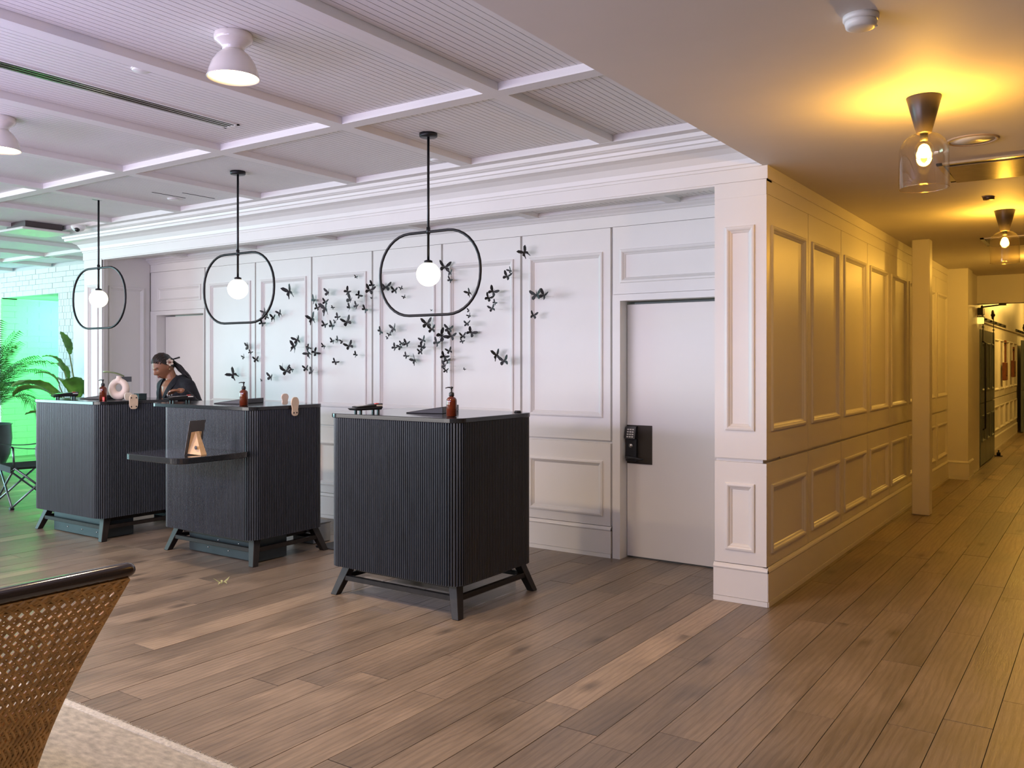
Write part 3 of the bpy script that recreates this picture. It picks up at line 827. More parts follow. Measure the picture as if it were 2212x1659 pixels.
# linear slot diffuser
dv = thing('slot_diffuser', 'long black slotted air diffuser set in the lobby ceiling', 'air vent', (-4.66, 1.0, 3.074))
part('frame', MB().box(-.07, -3, -.006, -.052, 2.62, .0).box(.052, -3, -.006, .07, 2.62, 0).box(-.07, 2.60, -.006, .07, 2.62, 0), PLASTW, dv)
part('slot_backing', MB().box(-.052, -3, -.003, .052, 2.60, -.001), BLKP, dv)
for k in range(3):
    part('blade', MB().box(-.033 + k * .033 - .006, -3, -.007, -.033 + k * .033 + .004, 2.60, -.003), CHROME, dv)
for k, (xx_, yy_, nm) in enumerate(((-7.05, 4.78, 'a'), (-6.85, 4.95, 'b'))):
    tag(part('slot_vent', MB().box(-.005, -.17, -.003, .005, .17, 0), BLKP, loc=(xx_, yy_, 3.074)), ('thin dark ceiling slot nearer the farthest pendant' if k == 0 else 'thin dark ceiling slot touching the white disc'), 'air vent', 'thin ceiling slots')
# square vent, dome camera
sv = thing('square_vent', 'square white drop vent at the far left ceiling', 'air vent', (-9.75, 4.95, 3.03))
part('collar', MB().box(-.2, -.2, -.02, .2, .2, .04), mat('vent_dark', (.08, .06, .06), .6), sv)
part('plate', MB().box(-.26, -.26, -.055, .26, .26, -.03), PLASTW, sv, bevel=.01)
dc = thing('dome_camera', 'small white dome security camera near the cornice corner', 'security camera', (-9.17, 5.12, 3.03))
part('housing', MB().lathe([(.075, 0), (.075, -.02), (.055, -.05), (.03, -.062), (.001, -.064)], 24), PLASTW, dc)
part('lens_dome', MB().sphere((.028, -.028, -.045), .03, 14, 10), mat('smoked_dome', (.02, .02, .022), .08), dc)

# ------------------------------------------------------------------ corridor glass lamps
def bell(label, x, y, power):
    t = thing('glass_ceiling_lamp', label, 'ceiling lamp', (x, y, 2.806), 0, 'bell glass corridor lamps')
    part('cone', MB().lathe([(.001, 0), (.076, 0), (.077, -.004), (.034, -.168), (.030, -.172), (.001, -.172)], 32), mat('bronze_cone', (.055, .045, .045), .35, metal=.4), t)
    part('socket', MB().lathe([(.018, -.172), (.018, -.205), (.001, -.205)], 16), BLKM, t)
    prof = [(.02, -.170)]
    for i in range(1, 10):
        a = math.pi / 2 * i / 9; prof.append((.02 + .088 * math.sin(a), -.170 - .09 * (1 - math.cos(a))))
    prof += [(.109, -.32), (.110, -.395), (.108, -.430)]
    part('glass_bell', MB().lathe(prof, 40, cap=False), GLASS, t)
    part('glass_lip', MB().tube([(.108 * math.cos(2 * math.pi * k / 40), .108 * math.sin(2 * math.pi * k / 40), -.430) for k in range(40)], .0022, 6, closed=True), GLASS, t)
    part('bulb', MB().sphere((0, 0, -.255), .044, 18, 12, (1, 1, 1.1)), GLASS, t)
    part('filament', MB().sphere((0, 0, -.255), .014, 12, 8, (1, 1, 1.4)), BULB, t)
    point('bulb_light', (0, 0, -.255), (1.0, .545, .07), power, .034, t)
bell('nearest glass bell ceiling lamp on a black cone, whole in view', -.726, 4.505, 33)
bell('farther glass bell ceiling lamp down the corridor', -.716, 8.225, 34)
dl = thing('recessed_downlight', 'recessed round downlight near the far end of the corridor ceiling', 'ceiling lamp', (-.55, 11.9, 2.806))
part('trim_ring', MB().lathe([(.10, 0), (.10, -.006), (.085, -.010), (.075, -.004), (.075, 0)], 28, cap=False), PLASTW, dl)
part('lens', MB().lathe([(.001, -.003), (.075, -.003), (.075, 0)], 24), mat('downlight_lens', (1, .85, .6), .4, emit=(1, .6, .15), estr=6), dl)
point('downlight_glow', (0, 0, -.12), (1.0, .52, .07), 34, .06, dl)
point('far_corridor_lamp', (-.6, 18.0, 3.0), (1.0, .58, .11), 90, .1)
point('far_corridor_lamp_end', (-.6, 24.0, 3.0), (1.0, .58, .11), 60, .1)

# ------------------------------------------------------------------ sliding barn doors
def barn(name, label, y0, y1, xd):
    t = struct(name, MB().box(xd - .045, y0, .02, xd - .031, y1, 2.05), BLUED, label, 'door')
    T = lambda s, tt, z: (xd + tt, s, z)
    n = max(2, int(round((y1 - y0) / .55))); w = (y1 - y0) / n
    for k in range(n):
        a = y0 + k * w
        framed(T, t, a + .004, a + w - .004, .95, 2.05, a + .12, a + w - .12, 1.12, 1.86, BLUED)
        framed(T, t, a + .004, a + w - .004, .02, .935, a + .12, a + w - .12, .36, .76, BLUED)
    return t
bd1 = barn('door_3', 'slate blue panelled sliding barn door at the end of the corridor', 14.62, 16.52, -1.585)
bd2 = barn('door_4', 'second slate blue sliding barn door at the right edge', 22.3, 25.0, -1.585)
def rail_kit(label, y0, y1, hangs, door):
    t = thing('door_track', label, 'door track', (-1.60, (y0 + y1) / 2, 2.25), 0, 'sliding door tracks')
    cy = (y0 + y1) / 2
    part('track', MB().box(-.075, y0 - cy, -.03, -.065, y1 - cy, .03), BLKM, t)
    for k in range(6):
        part('bolt', MB().lathe([(.014, 0), (.014, .06), (.008, .07)], 8).xf(Matrix.Translation((-.10, (y0 - cy) + (y1 - y0) * (.1 + .16 * k), 0)) @ Matrix.Rotation(math.pi / 2, 4, 'Y')), BLKM, t)
    for hy in hangs:
        part('hanger_strap', MB().box(.018, hy - cy - .022, -.45, .026, hy - cy + .022, .06), BLKM, t)
        part('hanger_wheel', MB().tube([(.01, hy - cy + .065 * math.cos(2 * math.pi * q / 20), .09 + .065 * math.sin(2 * math.pi * q / 20)) for q in range(20)], .016, 8, closed=True), BLKM, t)
        part('hanger_hub', MB().sphere((.012, hy - cy, .085), .034, 12, 8), BLKM, t)
        for zz_ in (-.16, -.38):
            part('strap_bolt', MB().bar((.022, hy - cy - .06, zz_), (.022, hy - cy + .06, zz_), .02), BLKM, t)
rail_kit('black sliding track with wheels above the nearer blue door', 14.7, 19.4, (14.85, 16.3), bd1)
rail_kit('black sliding track with wheels above the farther blue door', 21.6, 25.2, (22.6, 24.2), bd2)
part('pull_handle', MB().tube([(-1.575, 14.78, .55), (-1.54, 14.78, .57), (-1.54, 14.78, 1.85), (-1.575, 14.78, 1.87)], .012, 8), BLKM, bd1)
fg = thing('floor_guide', 'black roller floor guide at the foot of the blue door', 'floor guide', (-1.53, 16.55, 0))
part('guide_plate', MB().box(-.06, -.05, 0, .06, .05, .012), BLKM, fg)
part('guide_roller', MB().lathe([(.03, .012), (.03, .06), (.012, .065), (.012, .1)], 14), BLKM, fg)
op = thing('door_closer', 'dark door closer box with arm under the header', 'door closer', (-1.585, 14.36, 2.25))
part('body', MB().box(0, -.12, 0, .07, .12, .1), BLKM, op, bevel=.006)
part('arm', MB().bar((.04, .05, .115), (.30, -.06, .135), .02), BLKM, op)
part('shoe', MB().box(.27, -.10, .125, .36, -.03, .155), BLKM, op)
lb = thing('exit_lamp', 'small amber lit lamp box below the door closer', 'lamp', (-1.585, 14.30, 2.12))
part('lamp_box', MB().box(0, -.08, 0, .07, .08, .09), mat('lamp_box_glow', (.8, .6, .3), .4, emit=(1, .62, .12), estr=1.6), lb, bevel=.004)
part('lamp_lid', MB().box(-.002, -.09, .09, .08, .09, .105), BLKM, lb)

# string instruments hung on the far wall
def instrument(label, y, z0, z1, hb, w):
    t = thing('hanging_instrument', label, 'instrument', (-1.675, y, z0), 0, 'wooden instruments on far wall')
    part('body', MB().box(0, -w / 2, 0, .06, w / 2, hb), MAHOG, t, bevel=.008)
    part('neck', MB().box(.02, -.03, hb, .05, .03, z1 - z0 - .12), MAHOG, t, bevel=.004)
    part('head', MB().box(.018, -.045, z1 - z0 - .12, .052, .045, z1 - z0), MAHOG, t, bevel=.006)
    for k in (-1, 1):
        part('peg', MB().sphere((.035, k * .06, z1 - z0 - .06), .018, 8, 6), BLKM, t)
    part('bridge', MB().box(.06, -.05, .08, .068, .05, .10), BLKM, t)
instrument('lower reddish wooden box instrument hung on the far wall', 18.95, 1.22, 1.98, .34, .40)
instrument('farther reddish wooden box instrument hung on the far wall', 20.7, 1.26, 1.88, .34, .36)

# ------------------------------------------------------------------ butterflies
def wing_mesh(kind, side):
    up = {0: [(0, 0), (.18, .30), (.42, .52), (.60, .56), (.62, .42), (.50, .18), (.30, .02)],
          1: [(0, 0), (.12, .32), (.38, .60), (.66, .62), (.58, .36), (.40, .12), (.22, .0)],
          2: [(0, 0), (.20, .22), (.46, .40), (.58, .38), (.56, .22), (.42, .06), (.2, -.02)]}[kind]
    lo = {0: [(0, 0), (.26, .0), (.44, -.10), (.46, -.28), (.34, -.42), (.18, -.34), (.05, -.14)],
          1: [(0, 0), (.24, .0), (.38, -.12), (.36, -.26), (.30, -.36), (.36, -.66), (.27, -.62), (.18, -.38), (.05, -.16)],
          2: [(0, 0), (.24, -.02), (.40, -.14), (.40, -.30), (.26, -.38), (.12, -.28), (.04, -.12)]}[kind]
    mb = MB()
    for poly, dz in ((up, .0), (lo, -.012)):
        pts = [(side * x, y) for x, y in poly]
        mb.prism(pts, dz, dz + .012)
    me = mb.mesh('wing'); me.materials.append(BFLY)
    return me
WINGS = {(k, sd_): wing_mesh(k, sd_) for k in range(3) for sd_ in (-1, 1)}
bb = MB().lathe([(.001, -.26), (.022, -.22), (.03, -.05), (.036, .08), (.026, .16), (.032, .20), (.02, .25), (.001, .265)], 8)
bb.v = [(p[0], p[2], p[1]) for p in bb.v]
bb.tube([(.01, .25, .0), (.06, .40, .03)], .006, 4).tube([(-.01, .25, .0), (-.06, .40, .03)], .006, 4)
BODY = bb.mesh('butterfly'); BODY.materials.append(BFLY)
pinm = MB().tube([(0, 0, 0), (0, 0, -1)], .012, 5).mesh('pin'); pinm.materials.append(PIN)
raw8 = [(1415,382,45),(1585,470,80),(1555,525,95),(1725,492,120),(1818,525,75),(712,540,110),(1122,548,100),(1322,540,80),(1440,575,70),(1575,603,30),(965,630,80),(1090,648,65),(1165,703,45),(1355,630,110),(1345,710,80),(1418,690,85),(1508,725,75),(1003,710,65),(1092,720,110),(450,755,70),(468,805,60),(540,815,65),(608,768,60),(422,870,70),(948,830,95),(1217,808,65),(1193,858,45),(1082,888,80),(1160,900,80),(1318,860,100),(795,1045,105),(760,1120,90),(275,1120,80),(298,1178,50),(228,1228,50),(360,1255,65),(905,1125,60),(912,1190,80),(977,1180,75),(1073,1112,65),(1166,1060,60),(1218,1048,60),(1270,1065,65),(1340,1110,85),(1410,1203,60),(1190,1280,70),(118,1413,95),(418,1473,30),(515,1440,100),(635,1335,60),(678,1375,95),(735,1358,65),(885,1350,65),(948,1388,80),(1668,955,80),(1812,930,90),(1765,990,45),(1748,1025,45),(1820,1130,70)]
raw1 = [(125,565,40),(155,652,45),(555,360,105),(612,415,60),(612,485,70),(1210,392,55),(1178,452,85),(800,612,65),(1352,210,90),(1035,600,95),(990,665,95),(1055,710,50),(1030,768,70),(1470,635,130),(1545,640,95),(1438,838,75),(425,785,20),(428,832,25),(800,790,45),(805,840,55),(380,920,100),(430,975,80),(598,970,95),(525,1040,110),(620,1045,85),(780,920,75),(818,1005,95),(738,1045,65),(730,1095,55),(478,1110,80),(340,1085,70),(325,1150,80),(355,1150,50),(315,1200,60),(130,1115,60),(120,1150,70),(178,1120,70),(172,1240,65),(258,1285,80),(602,1190,65),(552,1245,95),(575,1285,70),(560,1340,80),(570,1385,65),(1075,1235,90),(1150,1290,100),(752,1370,30)]
spots = [(480 + a / 4.879, 520 + b / 4.879, s_ / 4.879) for a, b, s_ in raw8] + [(840 + a / 4.6075, 500 + b / 4.6075, s_ / 4.6075) for a, b, s_ in raw1]
tails = {5, 18, 24, 31, 21, 22, 46, 37, 66, 67, 62, 103, 64, 97}
ORD = ['first', 'second', 'third', 'fourth', 'fifth', 'sixth', 'seventh', 'eighth', 'ninth', 'tenth', 'eleventh', 'twelfth', 'thirteenth', 'fourteenth', 'fifteenth', 'sixteenth', 'seventeenth', 'eighteenth', 'nineteenth', 'twentieth', 'twenty-first', 'twenty-second', 'twenty-third', 'twenty-fourth', 'twenty-fifth', 'twenty-sixth', 'twenty-seventh', 'twenty-eighth', 'twenty-ninth', 'thirtieth']
bl = []
for i, (u, v, s_) in enumerate(spots):
    off = .03 + .05 * ((i * 37) % 10) / 10
    p = atY(u, v, YW - off)
    D = -SN * p.x + CS * p.y
    bl.append((p, s_ * D / F, i, off))
placed = []
for q_ in range(len(bl)):
    pa, sa, ia, oa = bl[q_]
    for cand in (oa, .03, .055, .08, .105, .13, .155):
        u_, v_, s_ = spots[ia]; pc = atY(u_, v_, YW - cand)
        if all((Vector((pc.x, pc.z)) - Vector((p2.x, p2.z))).length > (sa + s2) * .75 or abs(cand - o2_) > (sa + s2) * .5 for p2, s2, _, o2_ in placed):
            break
    placed.append((pc, sa, ia, cand))
bl = placed
bays_ = list(zip(BAT[:-1], BAT[1:]))
byb = {}
for b_ in bl:
    for k, (a, c_) in enumerate(reversed(bays_)):
        if a <= b_[0].x < c_: byb.setdefault(k, []).append(b_)
done = 0
br = random.Random(11)
for k, lst in byb.items():
    lst.sort(key=lambda q: -q[0].z)
    for r, (p, size, i, off) in enumerate(lst):
        o = bpy.data.objects.new('butterfly', BODY); C.objects.link(o)
        kind = 1 if i in tails else (0 if i % 3 else 2)
        s0 = max(.022, size) * 1.03
        o.location = p
        # local: x across wings, y along body, z away from wall
        roll = br.uniform(-.75, .75) + (.35 if kind == 1 else -.25)
        M = Matrix.Rotation(math.pi / 2, 3, 'X') @ Matrix.Rotation(roll, 3, 'Z')
        M = Matrix.Rotation(br.uniform(-.25, .65), 3, 'Z') @ M @ Matrix.Rotation(br.uniform(-.3, .3), 3, 'X')
        o.rotation_euler = M.to_euler(); o.scale = (s0,) * 3
        tag(o, 'black butterfly on %s wall panel left of keypad door, %s from its top' % (ORD[k], ORD[r]), 'butterfly', 'black butterflies on the panelled wall')
        for sd_ in (-1, 1):
            w = bpy.data.objects.new('wing', WINGS[(kind, sd_)]); C.objects.link(w); w.parent = o
            w.rotation_euler = (0, -sd_ * br.uniform(.2, .75), 0); w.location = (0, .04, 0)
        pn = bpy.data.objects.new('pin', pinm); C.objects.link(pn); pn.parent = o
        d_loc = (M.inverted() @ Vector((0, 1, 0)))
        pn.rotation_euler = (-d_loc).to_track_quat('Z', 'Y').to_euler(); pn.scale = (.6, .6, off / s0)
        done += 1

# ------------------------------------------------------------------ plants
def palm(label, loc):
    t = thing('potted_palm', label, 'potted plant', loc)
    part('pot', MB().lathe([(.001, 0), (.20, 0), (.30, .08), (.385, .28), (.41, .50), (.40, .68), (.415, .70), (.39, .70), (.37, .64), (.001, .64)], 36), POTD, t)
    part('soil', MB().lathe([(.001, .655), (.372, .65)], 24), SOIL, t)
    pr = random.Random(5)
    NF = 30
    for k in range(NF):
        a = 2 * math.pi * k * .381966 + pr.uniform(-.2, .2)
        tilt = .10 + 1.0 * (k / NF) ** 1.2
        Ln = pr.uniform(1.35, 1.62) * (1 - .22 * k / NF)
        mb = MB(); pts = []
        n = 14
        p = Vector((.06 * math.cos(a), .06 * math.sin(a), .64)); e = math.pi / 2 - tilt * .30
        for j in range(n + 1):
            pts.append(p.copy())
            p = p + Vector((math.cos(a) * math.cos(e), math.sin(a) * math.cos(e), math.sin(e))) * Ln / n
            e -= (.02 + tilt * .13) * (.5 + 1.6 * j / n)
        mb.tube(pts, [.008 - .0065 * j / n for j in range(n + 1)], 5)
        side = Vector((-math.sin(a), math.cos(a), 0))
        for j in range(30):
            f_ = .26 + .73 * j / 30; q = f_ * n; i0 = min(n - 1, int(q)); b = pts[i0].lerp(pts[i0 + 1], q - i0)
            tn = (pts[i0 + 1] - pts[i0]).normalized()
            ll = .34 * (1 - abs(f_ - .5) * 1.1) + .05
            for sg_ in (-1, 1):
                d = (side * sg_ * .75 + tn * .62 + Vector((0, 0, .10))).normalized()
                w = tn * .0085
                m1 = b + d * ll * .5 + Vector((0, 0, -.015)); m2 = b + d * ll + Vector((0, 0, -.07 - .05 * f_))
                mb.add([b - w * .5, b + w * .5, m1 + w, m1 - w, m2], [(0, 1, 2, 3), (3, 2, 4)])
        part('frond', mb, LEAF, t)
    return t
palm('large feathery palm in a dark round pot at the far left edge', (-12.95, 5.81, 0))

bn = thing('banana_plant', 'broad-leaved green plant half hidden behind the left column', 'potted plant', (-10.86, 6.15, 0))
bn.scale = (1, 1, 1)
part('pot', MB().lathe([(.001, 0), (.17, 0), (.22, .35), (.23, .38), (.20, .38), (.19, .32), (.001, .32)], 28), POTL, bn)
part('soil', MB().lathe([(.001, .33), (.192, .325)], 20), SOIL, bn)
pr = random.Random(3)
def broad_leaf(a, base_z, stem_l, e0, ln, wd, droop, m=LEAFB):
    mb = MB(); p = Vector((.04 * math.cos(a), .04 * math.sin(a), .33)); e = e0
    pts = [p.copy()]
    for j in range(8):
        p = p + Vector((math.cos(a) * math.cos(e), math.sin(a) * math.cos(e), math.sin(e))) * stem_l / 8; e -= .02; pts.append(p.copy())
    mb.tube(pts, [.016 - .009 * j / 8 for j in range(9)], 7)
    part('stalk', mb, STEM, bn)
    rows = []; side = Vector((-math.sin(a), math.cos(a), 0)); n = 14
    for j in range(n + 1):
        f_ = j / n; w = wd * math.sin(math.pi * min(1, f_ * .94 + .05)) ** .7
        up = Vector((-math.cos(a) * math.sin(e), -math.sin(a) * math.sin(e), math.cos(e)))
        rows.append([p + side * w * q + up * (abs(q) * w * .35 + .006 * math.sin(j * 2.5) * abs(q)) for q in (-1, -.66, -.33, 0, .33, .66, 1)])
        p = p + Vector((math.cos(a) * math.cos(e), math.sin(a) * math.cos(e), math.sin(e))) * ln / n; e -= droop / n
    lo_ = part('broad_leaf', MB().grid(rows), m, bn)
    sd2 = lo_.modifiers.new('solid', 'SOLIDIFY'); sd2.thickness = .002
for (a, sl, e0, ln, wd, dr) in ((3.75, .72, 1.25, .72, .17, 1.9), (3.3, 1.05, 1.38, .42, .06, 1.5), (3.6, 1.15, 1.42, .40, .05, 1.6), (3.9, .98, 1.36, .36, .05, 1.6),
                                (4.6, .8, 1.25, .62, .16, 1.6), (3.95, .52, 1.1, .45, .11, 1.4), (5.4, .8, 1.35, .55, .14, 1.5), (3.4, 1.35, 1.48, .34, .07, .5), (6.0, .8, 1.4, .4, .12, 1.2)):
    broad_leaf(a, .33, sl, e0, ln, wd, dr)

sc_ = thing('fallen_leaf', 'small pale green leaf scrap lying on the plank floor', 'leaf', (-5.134, 3.896, .002))
for k in range(5):
    a = k * 1.3
    part('leaflet', MB().add([(0, 0, 0), (.03 * math.cos(a) - .008, .03 * math.sin(a), .02), (.06 * math.cos(a), .06 * math.sin(a), .01 + .035 * (k % 2)), (.03 * math.cos(a) + .008, .03 * math.sin(a) + .008, .02)], [(0, 1, 2, 3)]), mat('pale_leaf', (.35, .36, .16), .6), sc_)

# ------------------------------------------------------------------ folding camp chair
cp_ = thing('camp_chair', 'black folding camp chair with cup holder behind the farthest desk', 'chair', (-9.80, 4.92, 0), math.radians(-12))
W2, Dp = .30, .25
for sx in (-1, 1):
    part('leg', MB().tube([(sx * W2, -Dp, .02), (sx * W2, Dp * .9, .44)], .011, 8), TUBE, cp_)
    part('leg', MB().tube([(sx * W2, Dp, .02), (sx * W2, -Dp * .9, .44)], .011, 8), TUBE, cp_)
    part('arm_post', MB().tube([(sx * W2, -Dp * .9, .44), (sx * W2, -Dp * .95, .66)], .011, 8), TUBE, cp_)
    part('back_post', MB().tube([(sx * W2, Dp * .9, .44), (sx * W2, Dp * 1.3, .66), (sx * W2, Dp * 1.6, .86)], .011, 8), TUBE, cp_)
    part('arm_strap', MB().grid([[(sx * W2 - .035, -Dp + j * .07, .66 - .03 * math.sin(math.pi * j / 8)), (sx * W2 + .035, -Dp + j * .07, .655 - .03 * math.sin(math.pi * j / 8))] for j in range(9)]).tube([(sx * W2 - .035, -Dp, .66), (sx * W2 + .035, -Dp, .66)], .01, 6), FABRIC, cp_)
    for sy in (-1, 1):
        part('foot', MB().box(sx * W2 - .03, sy * Dp - .02, 0, sx * W2 + .03, sy * Dp + .02, .025), BLKP, cp_, bevel=.004)
for sy in (-1, 1):
    part('cross_bar', MB().tube([(-W2, sy * Dp, .03), (W2, sy * Dp * .9, .43)], .011, 8), TUBE, cp_)
    part('cross_bar', MB().tube([(W2, sy * Dp, .03), (-W2, sy * Dp * .9, .43)], .011, 8), TUBE, cp_)
part('seat', MB().grid([[(W2 * (i - 4) / 4, -Dp + .5 * j / 6, .44 - .05 * math.cos(math.pi * (i - 4) / 8)) for i in range(9)] for j in range(7)]).box(-W2, -Dp - .01, .385, W2, -Dp, .45), FABRIC, cp_)
part('backrest', MB().grid([[(W2 * (i - 4) / 4, Dp * (1.05 + .55 * j / 5) + .04 * math.cos(math.pi * (i - 4) / 8), .50 + .36 * j / 5) for i in range(9)] for j in range(6)]), FABRIC, cp_)
part('cup_holder', MB().lathe([(.042, .65), (.042, .57), (.035, .53), (.001, .53)], 14, (W2 + .0, .02, 0)), MESHG, cp_)

# grey mat behind the middle desk
tag(part('floor_mat', MB().box(-5.52, 5.13, .001, -4.75, 5.75, .012), MATG, bevel=.003), 'dark grey rubber mat on the floor behind the middle desk', 'mat')
bn2 = thing('floor_bin', 'low grey box on the floor behind the middle desk leg', 'box', (-5.62, 5.27, 0.013) if False else (-5.75, 5.3, 0))
part('bin_body', MB().box(-.13, -.1, 0, .13, .1, .16), mat('pale_grey_bin', (.30, .32, .33), .5), bn2, bevel=.006)
part('bin_rim', MB().box(-.135, -.105, .161, .135, .105, .172), mat('grey_bin_rim', (.22, .24, .25), .5), bn2, bevel=.003)

# ------------------------------------------------------------------ rug and rattan chair
rg = thing('area_rug', 'cream and brown woven rug under the rattan chair', 'rug', (-3.4, .8, 0))
part('pile', MB().prism(rrect(-2.4, -1.6, 2.2, 1.31, .01, 2), .001, .012), RUG, rg)
part('binding', MB().box(-2.4, 1.305, .001, 2.2, 1.345, .015), RUGB, rg, bevel=.006, seg=2)
fr_ = MB(); q = random.Random(2)
for k in range(1400):
    x_ = -2.4 + 4.6 * k / 1400
    fr_.tube([(x_, 1.34, .012), (x_ + q.uniform(-.006, .006), 1.35 + q.uniform(0, .006), .010 + q.uniform(-.004, .006))], [.0022, .001], 3, caps=False)
o = part('edge_fuzz', fr_, RUGB, rg); o['kind'] = 'stuff'

RC = (-3.35, 1.28, .0)
rc = thing('rattan_chair', 'woven rattan barrel chair with dark lacquered rail, lower left corner', 'chair', (RC[0], RC[1], .0145))
def plan(a):
    """U shaped plan, a in 0..1 from right front round the back to left front"""
    Ls, R = .45 + .02, .57
    arc = math.pi * R; tot = 2 * Ls + arc; s_ = a * tot
    if s_ < Ls: return Vector((R, .45 - s_)), Vector((1, 0))
    if s_ < Ls + arc:
        th = -(s_ - Ls) / R
        return Vector((R * math.cos(th), -.02 + R * math.sin(th))), Vector((math.cos(th), math.sin(th)))
    return Vector((-R, -.02 + (s_ - Ls - arc))), Vector((-1, 0))
def shell(a, b, off=0):
    """b 0 bottom .. 1 top"""
    p, nn = plan(a)
    e = b * b * (3 - 2 * b)
    e = .35 * b + .65 * (1 - math.cos(b * math.pi / 2)) if b < 1 else 1
    kx = .78 + .22 * e
    ky = (.34 + .66 * e) if p.y > 0 else kx
    z = .04 + .755 * b
    return Vector((p.x * kx - nn.x * off, p.y * ky - nn.y * off, z))
NA, NB = 78, 26
mb = MB()
for off, st, jm in ((0, 0, NB), (.05, .5, 13)):
    for k in range(-NB * 2, NA + 1):
        for sg_ in (1, -1):
            pts = []
            for j in range(jm + 1):
                a = (k + st + (j if sg_ > 0 else 2 * NB - j)) / NA
                if -.001 <= a <= 1.001:
                    pts.append(shell(min(1, max(0, a)), j / NB, off + (.003 if (j + (sg_ > 0)) % 2 else -.003)))
            if len(pts) > 1: mb.tube(pts, .0058, 5, caps=False)
    for j in range(0, jm + 1):
        mb.tube([shell(i / 80, j / NB, off) for i in range(81)], .0046, 5, caps=False)
o = part('woven_shell', mb, RATTAN, rc)
mb = MB()
for off in (.012,):
    mb.tube([shell(i / 60, .985, off) for i in range(61)], .016, 6)
    mb.tube([shell(i / 60, .0, off) for i in range(61)], .02, 6)
for a in (0, 1):
    mb.tube([shell(a, j / 20, .017) for j in range(21)], .017, 6)
part('edge_wrap', mb, RATTAN, rc)
rows_ = [shell(i / 60, 1, .015) + Vector((0, 0, .027)) for i in range(61)]
d0 = (rows_[0] - rows_[1]).normalized(); d1_ = (rows_[-1] - rows_[-2]).normalized()
pp = [rows_[0] + d0 * .03, rows_[0] + d0 * .024, rows_[0] + d0 * .012] + rows_ + [rows_[-1] + d1_ * .012, rows_[-1] + d1_ * .024, rows_[-1] + d1_ * .03]
part('top_rail', MB().tube(pp, [.006, .017, .024] + [.0265] * 61 + [.024, .017, .006], 14), RAILW, rc)
part('seat', MB().prism(rrect(-.30, -.33, .30, .20, .12, 6), .34, .40), RATTAN, rc, bevel=.01)
part('seat_cushion', MB().prism(rrect(-.28, -.31, .28, .19, .12, 6), .401, .47), mat('cushion_cloth', (.6, .55, .48), .9), rc, bevel=.025, seg=3)

# ------------------------------------------------------------------ receptionist
pe = thing('person', 'receptionist in a dark open-necked shirt looking down, flower in braided hair', 'person', (-7.67, 5.28, 0), math.radians(0))
# local frame: facing -Y, her left side is +X
def capsule(mb, a, b, ra, rb, n=14):
    a, b = Vector(a), Vector(b); d = b - a; L = d.length; d.normalize()
    pts = []; rs = []
    for i in range(5):
        th = math.pi / 2 * i / 4
        pts.append(a - d * ra * math.cos(th)); rs.append(max(.0008, ra * math.sin(th)))
    for i in range(5):
        th = math.pi / 2 * i / 4
        pts.append(b + d * rb * math.sin(th)); rs.append(max(.0008, rb * math.cos(th)))
    mb.tube(pts, rs, n, caps=True)
HC = Vector((-.055, -.105, 1.518))     # head centre
yaw, pit = math.radians(-7), math.radians(30)
HM = Matrix.Translation(HC) @ Matrix.Rotation(yaw, 4, 'Z') @ Matrix.Rotation(pit, 4, 'X') 
def head_pt(th, ph):
    """th azimuth from the front (-y) ; ph from top"""
    x = math.sin(ph) * math.sin(th); y = -math.sin(ph) * math.cos(th); z = math.cos(ph)
    fx = .080; fy = .103; fz = .124
    p = Vector((x * fx, y * fy, z * fz))
    f = max(0, -y)
    # jaw narrowing and chin
    if z < 0:
        p.x *= 1 - .24 * min(1, -z) ** 1.5
        p.y *= 1 - .10 * (-z)
        p.y -= .026 * f * math.exp(-((z + .80) / .22) ** 2)
    g = lambda cx_, cz, sx, sz: math.exp(-((p.x - cx_) / sx) ** 2 - ((p.z - cz) / sz) ** 2) * (1 if y < 0 else 0)
    p.y -= .024 * g(0, -.028, .013, .017) + .013 * g(0, -.008, .010, .020)      # nose
    p.y -= .010 * g(.012, -.034, .008, .008) + .010 * g(-.012, -.034, .008, .008)
    p.y += .011 * g(.031, .008, .016, .010) + .011 * g(-.031, .008, .016, .010)   # eye sockets
    p.y -= .006 * g(.028, .026, .022, .008) + .006 * g(-.028, .026, .022, .008)   # brows
    p.y -= .010 * g(0, -.060, .018, .006) + .011 * g(0, -.071, .016, .006)        # lips
    p.y += .004 * g(0, -.0655, .02, .003)
    p.y -= .006 * g(.042, -.028, .018, .02) + .006 * g(-.042, -.028, .018, .02)   # cheeks
    return p
body = MB()
rows = []
for i in range(49):
    ph = math.pi * max(.012, min(.988, i / 48)); rows.append([HM @ head_pt(2 * math.pi * k / 64, ph) for k in range(64)])
body.grid(rows, closed=True)
o_ = len(body.v)
body.f.append(list(range(63, -1, -1))); body.sm.append(True)
body.f.append([48 * 64 + k for k in range(64)]); body.sm.append(True)
for sx in (-1, 1):   # ears
    c = HM @ Vector((sx * .077, .012, -.005)); b2 = MB().sphere((0, 0, 0), .022, 10, 8, (.4, .75, 1.25)); b2.xf(Matrix.Translation(c) @ Matrix.Rotation(yaw, 4, 'Z')); body.add(b2.v, b2.f, True)
capsule(body, (0, -.035, 1.36), HM @ Vector((0, .025, -.06)), .056, .052)
capsule(body, (0, .0, 1.00), (0, -.02, 1.28), .125, .13)
capsule(body, (-.06, 0, .98), (.06, 0, .98), .125, .125)
capsule(body, (-.10, -.015, 1.27), (.10, -.015, 1.27), .10, .10)
capsule(body, (-.16, -.0, 1.335), (.16, -.0, 1.335), .058, .058)
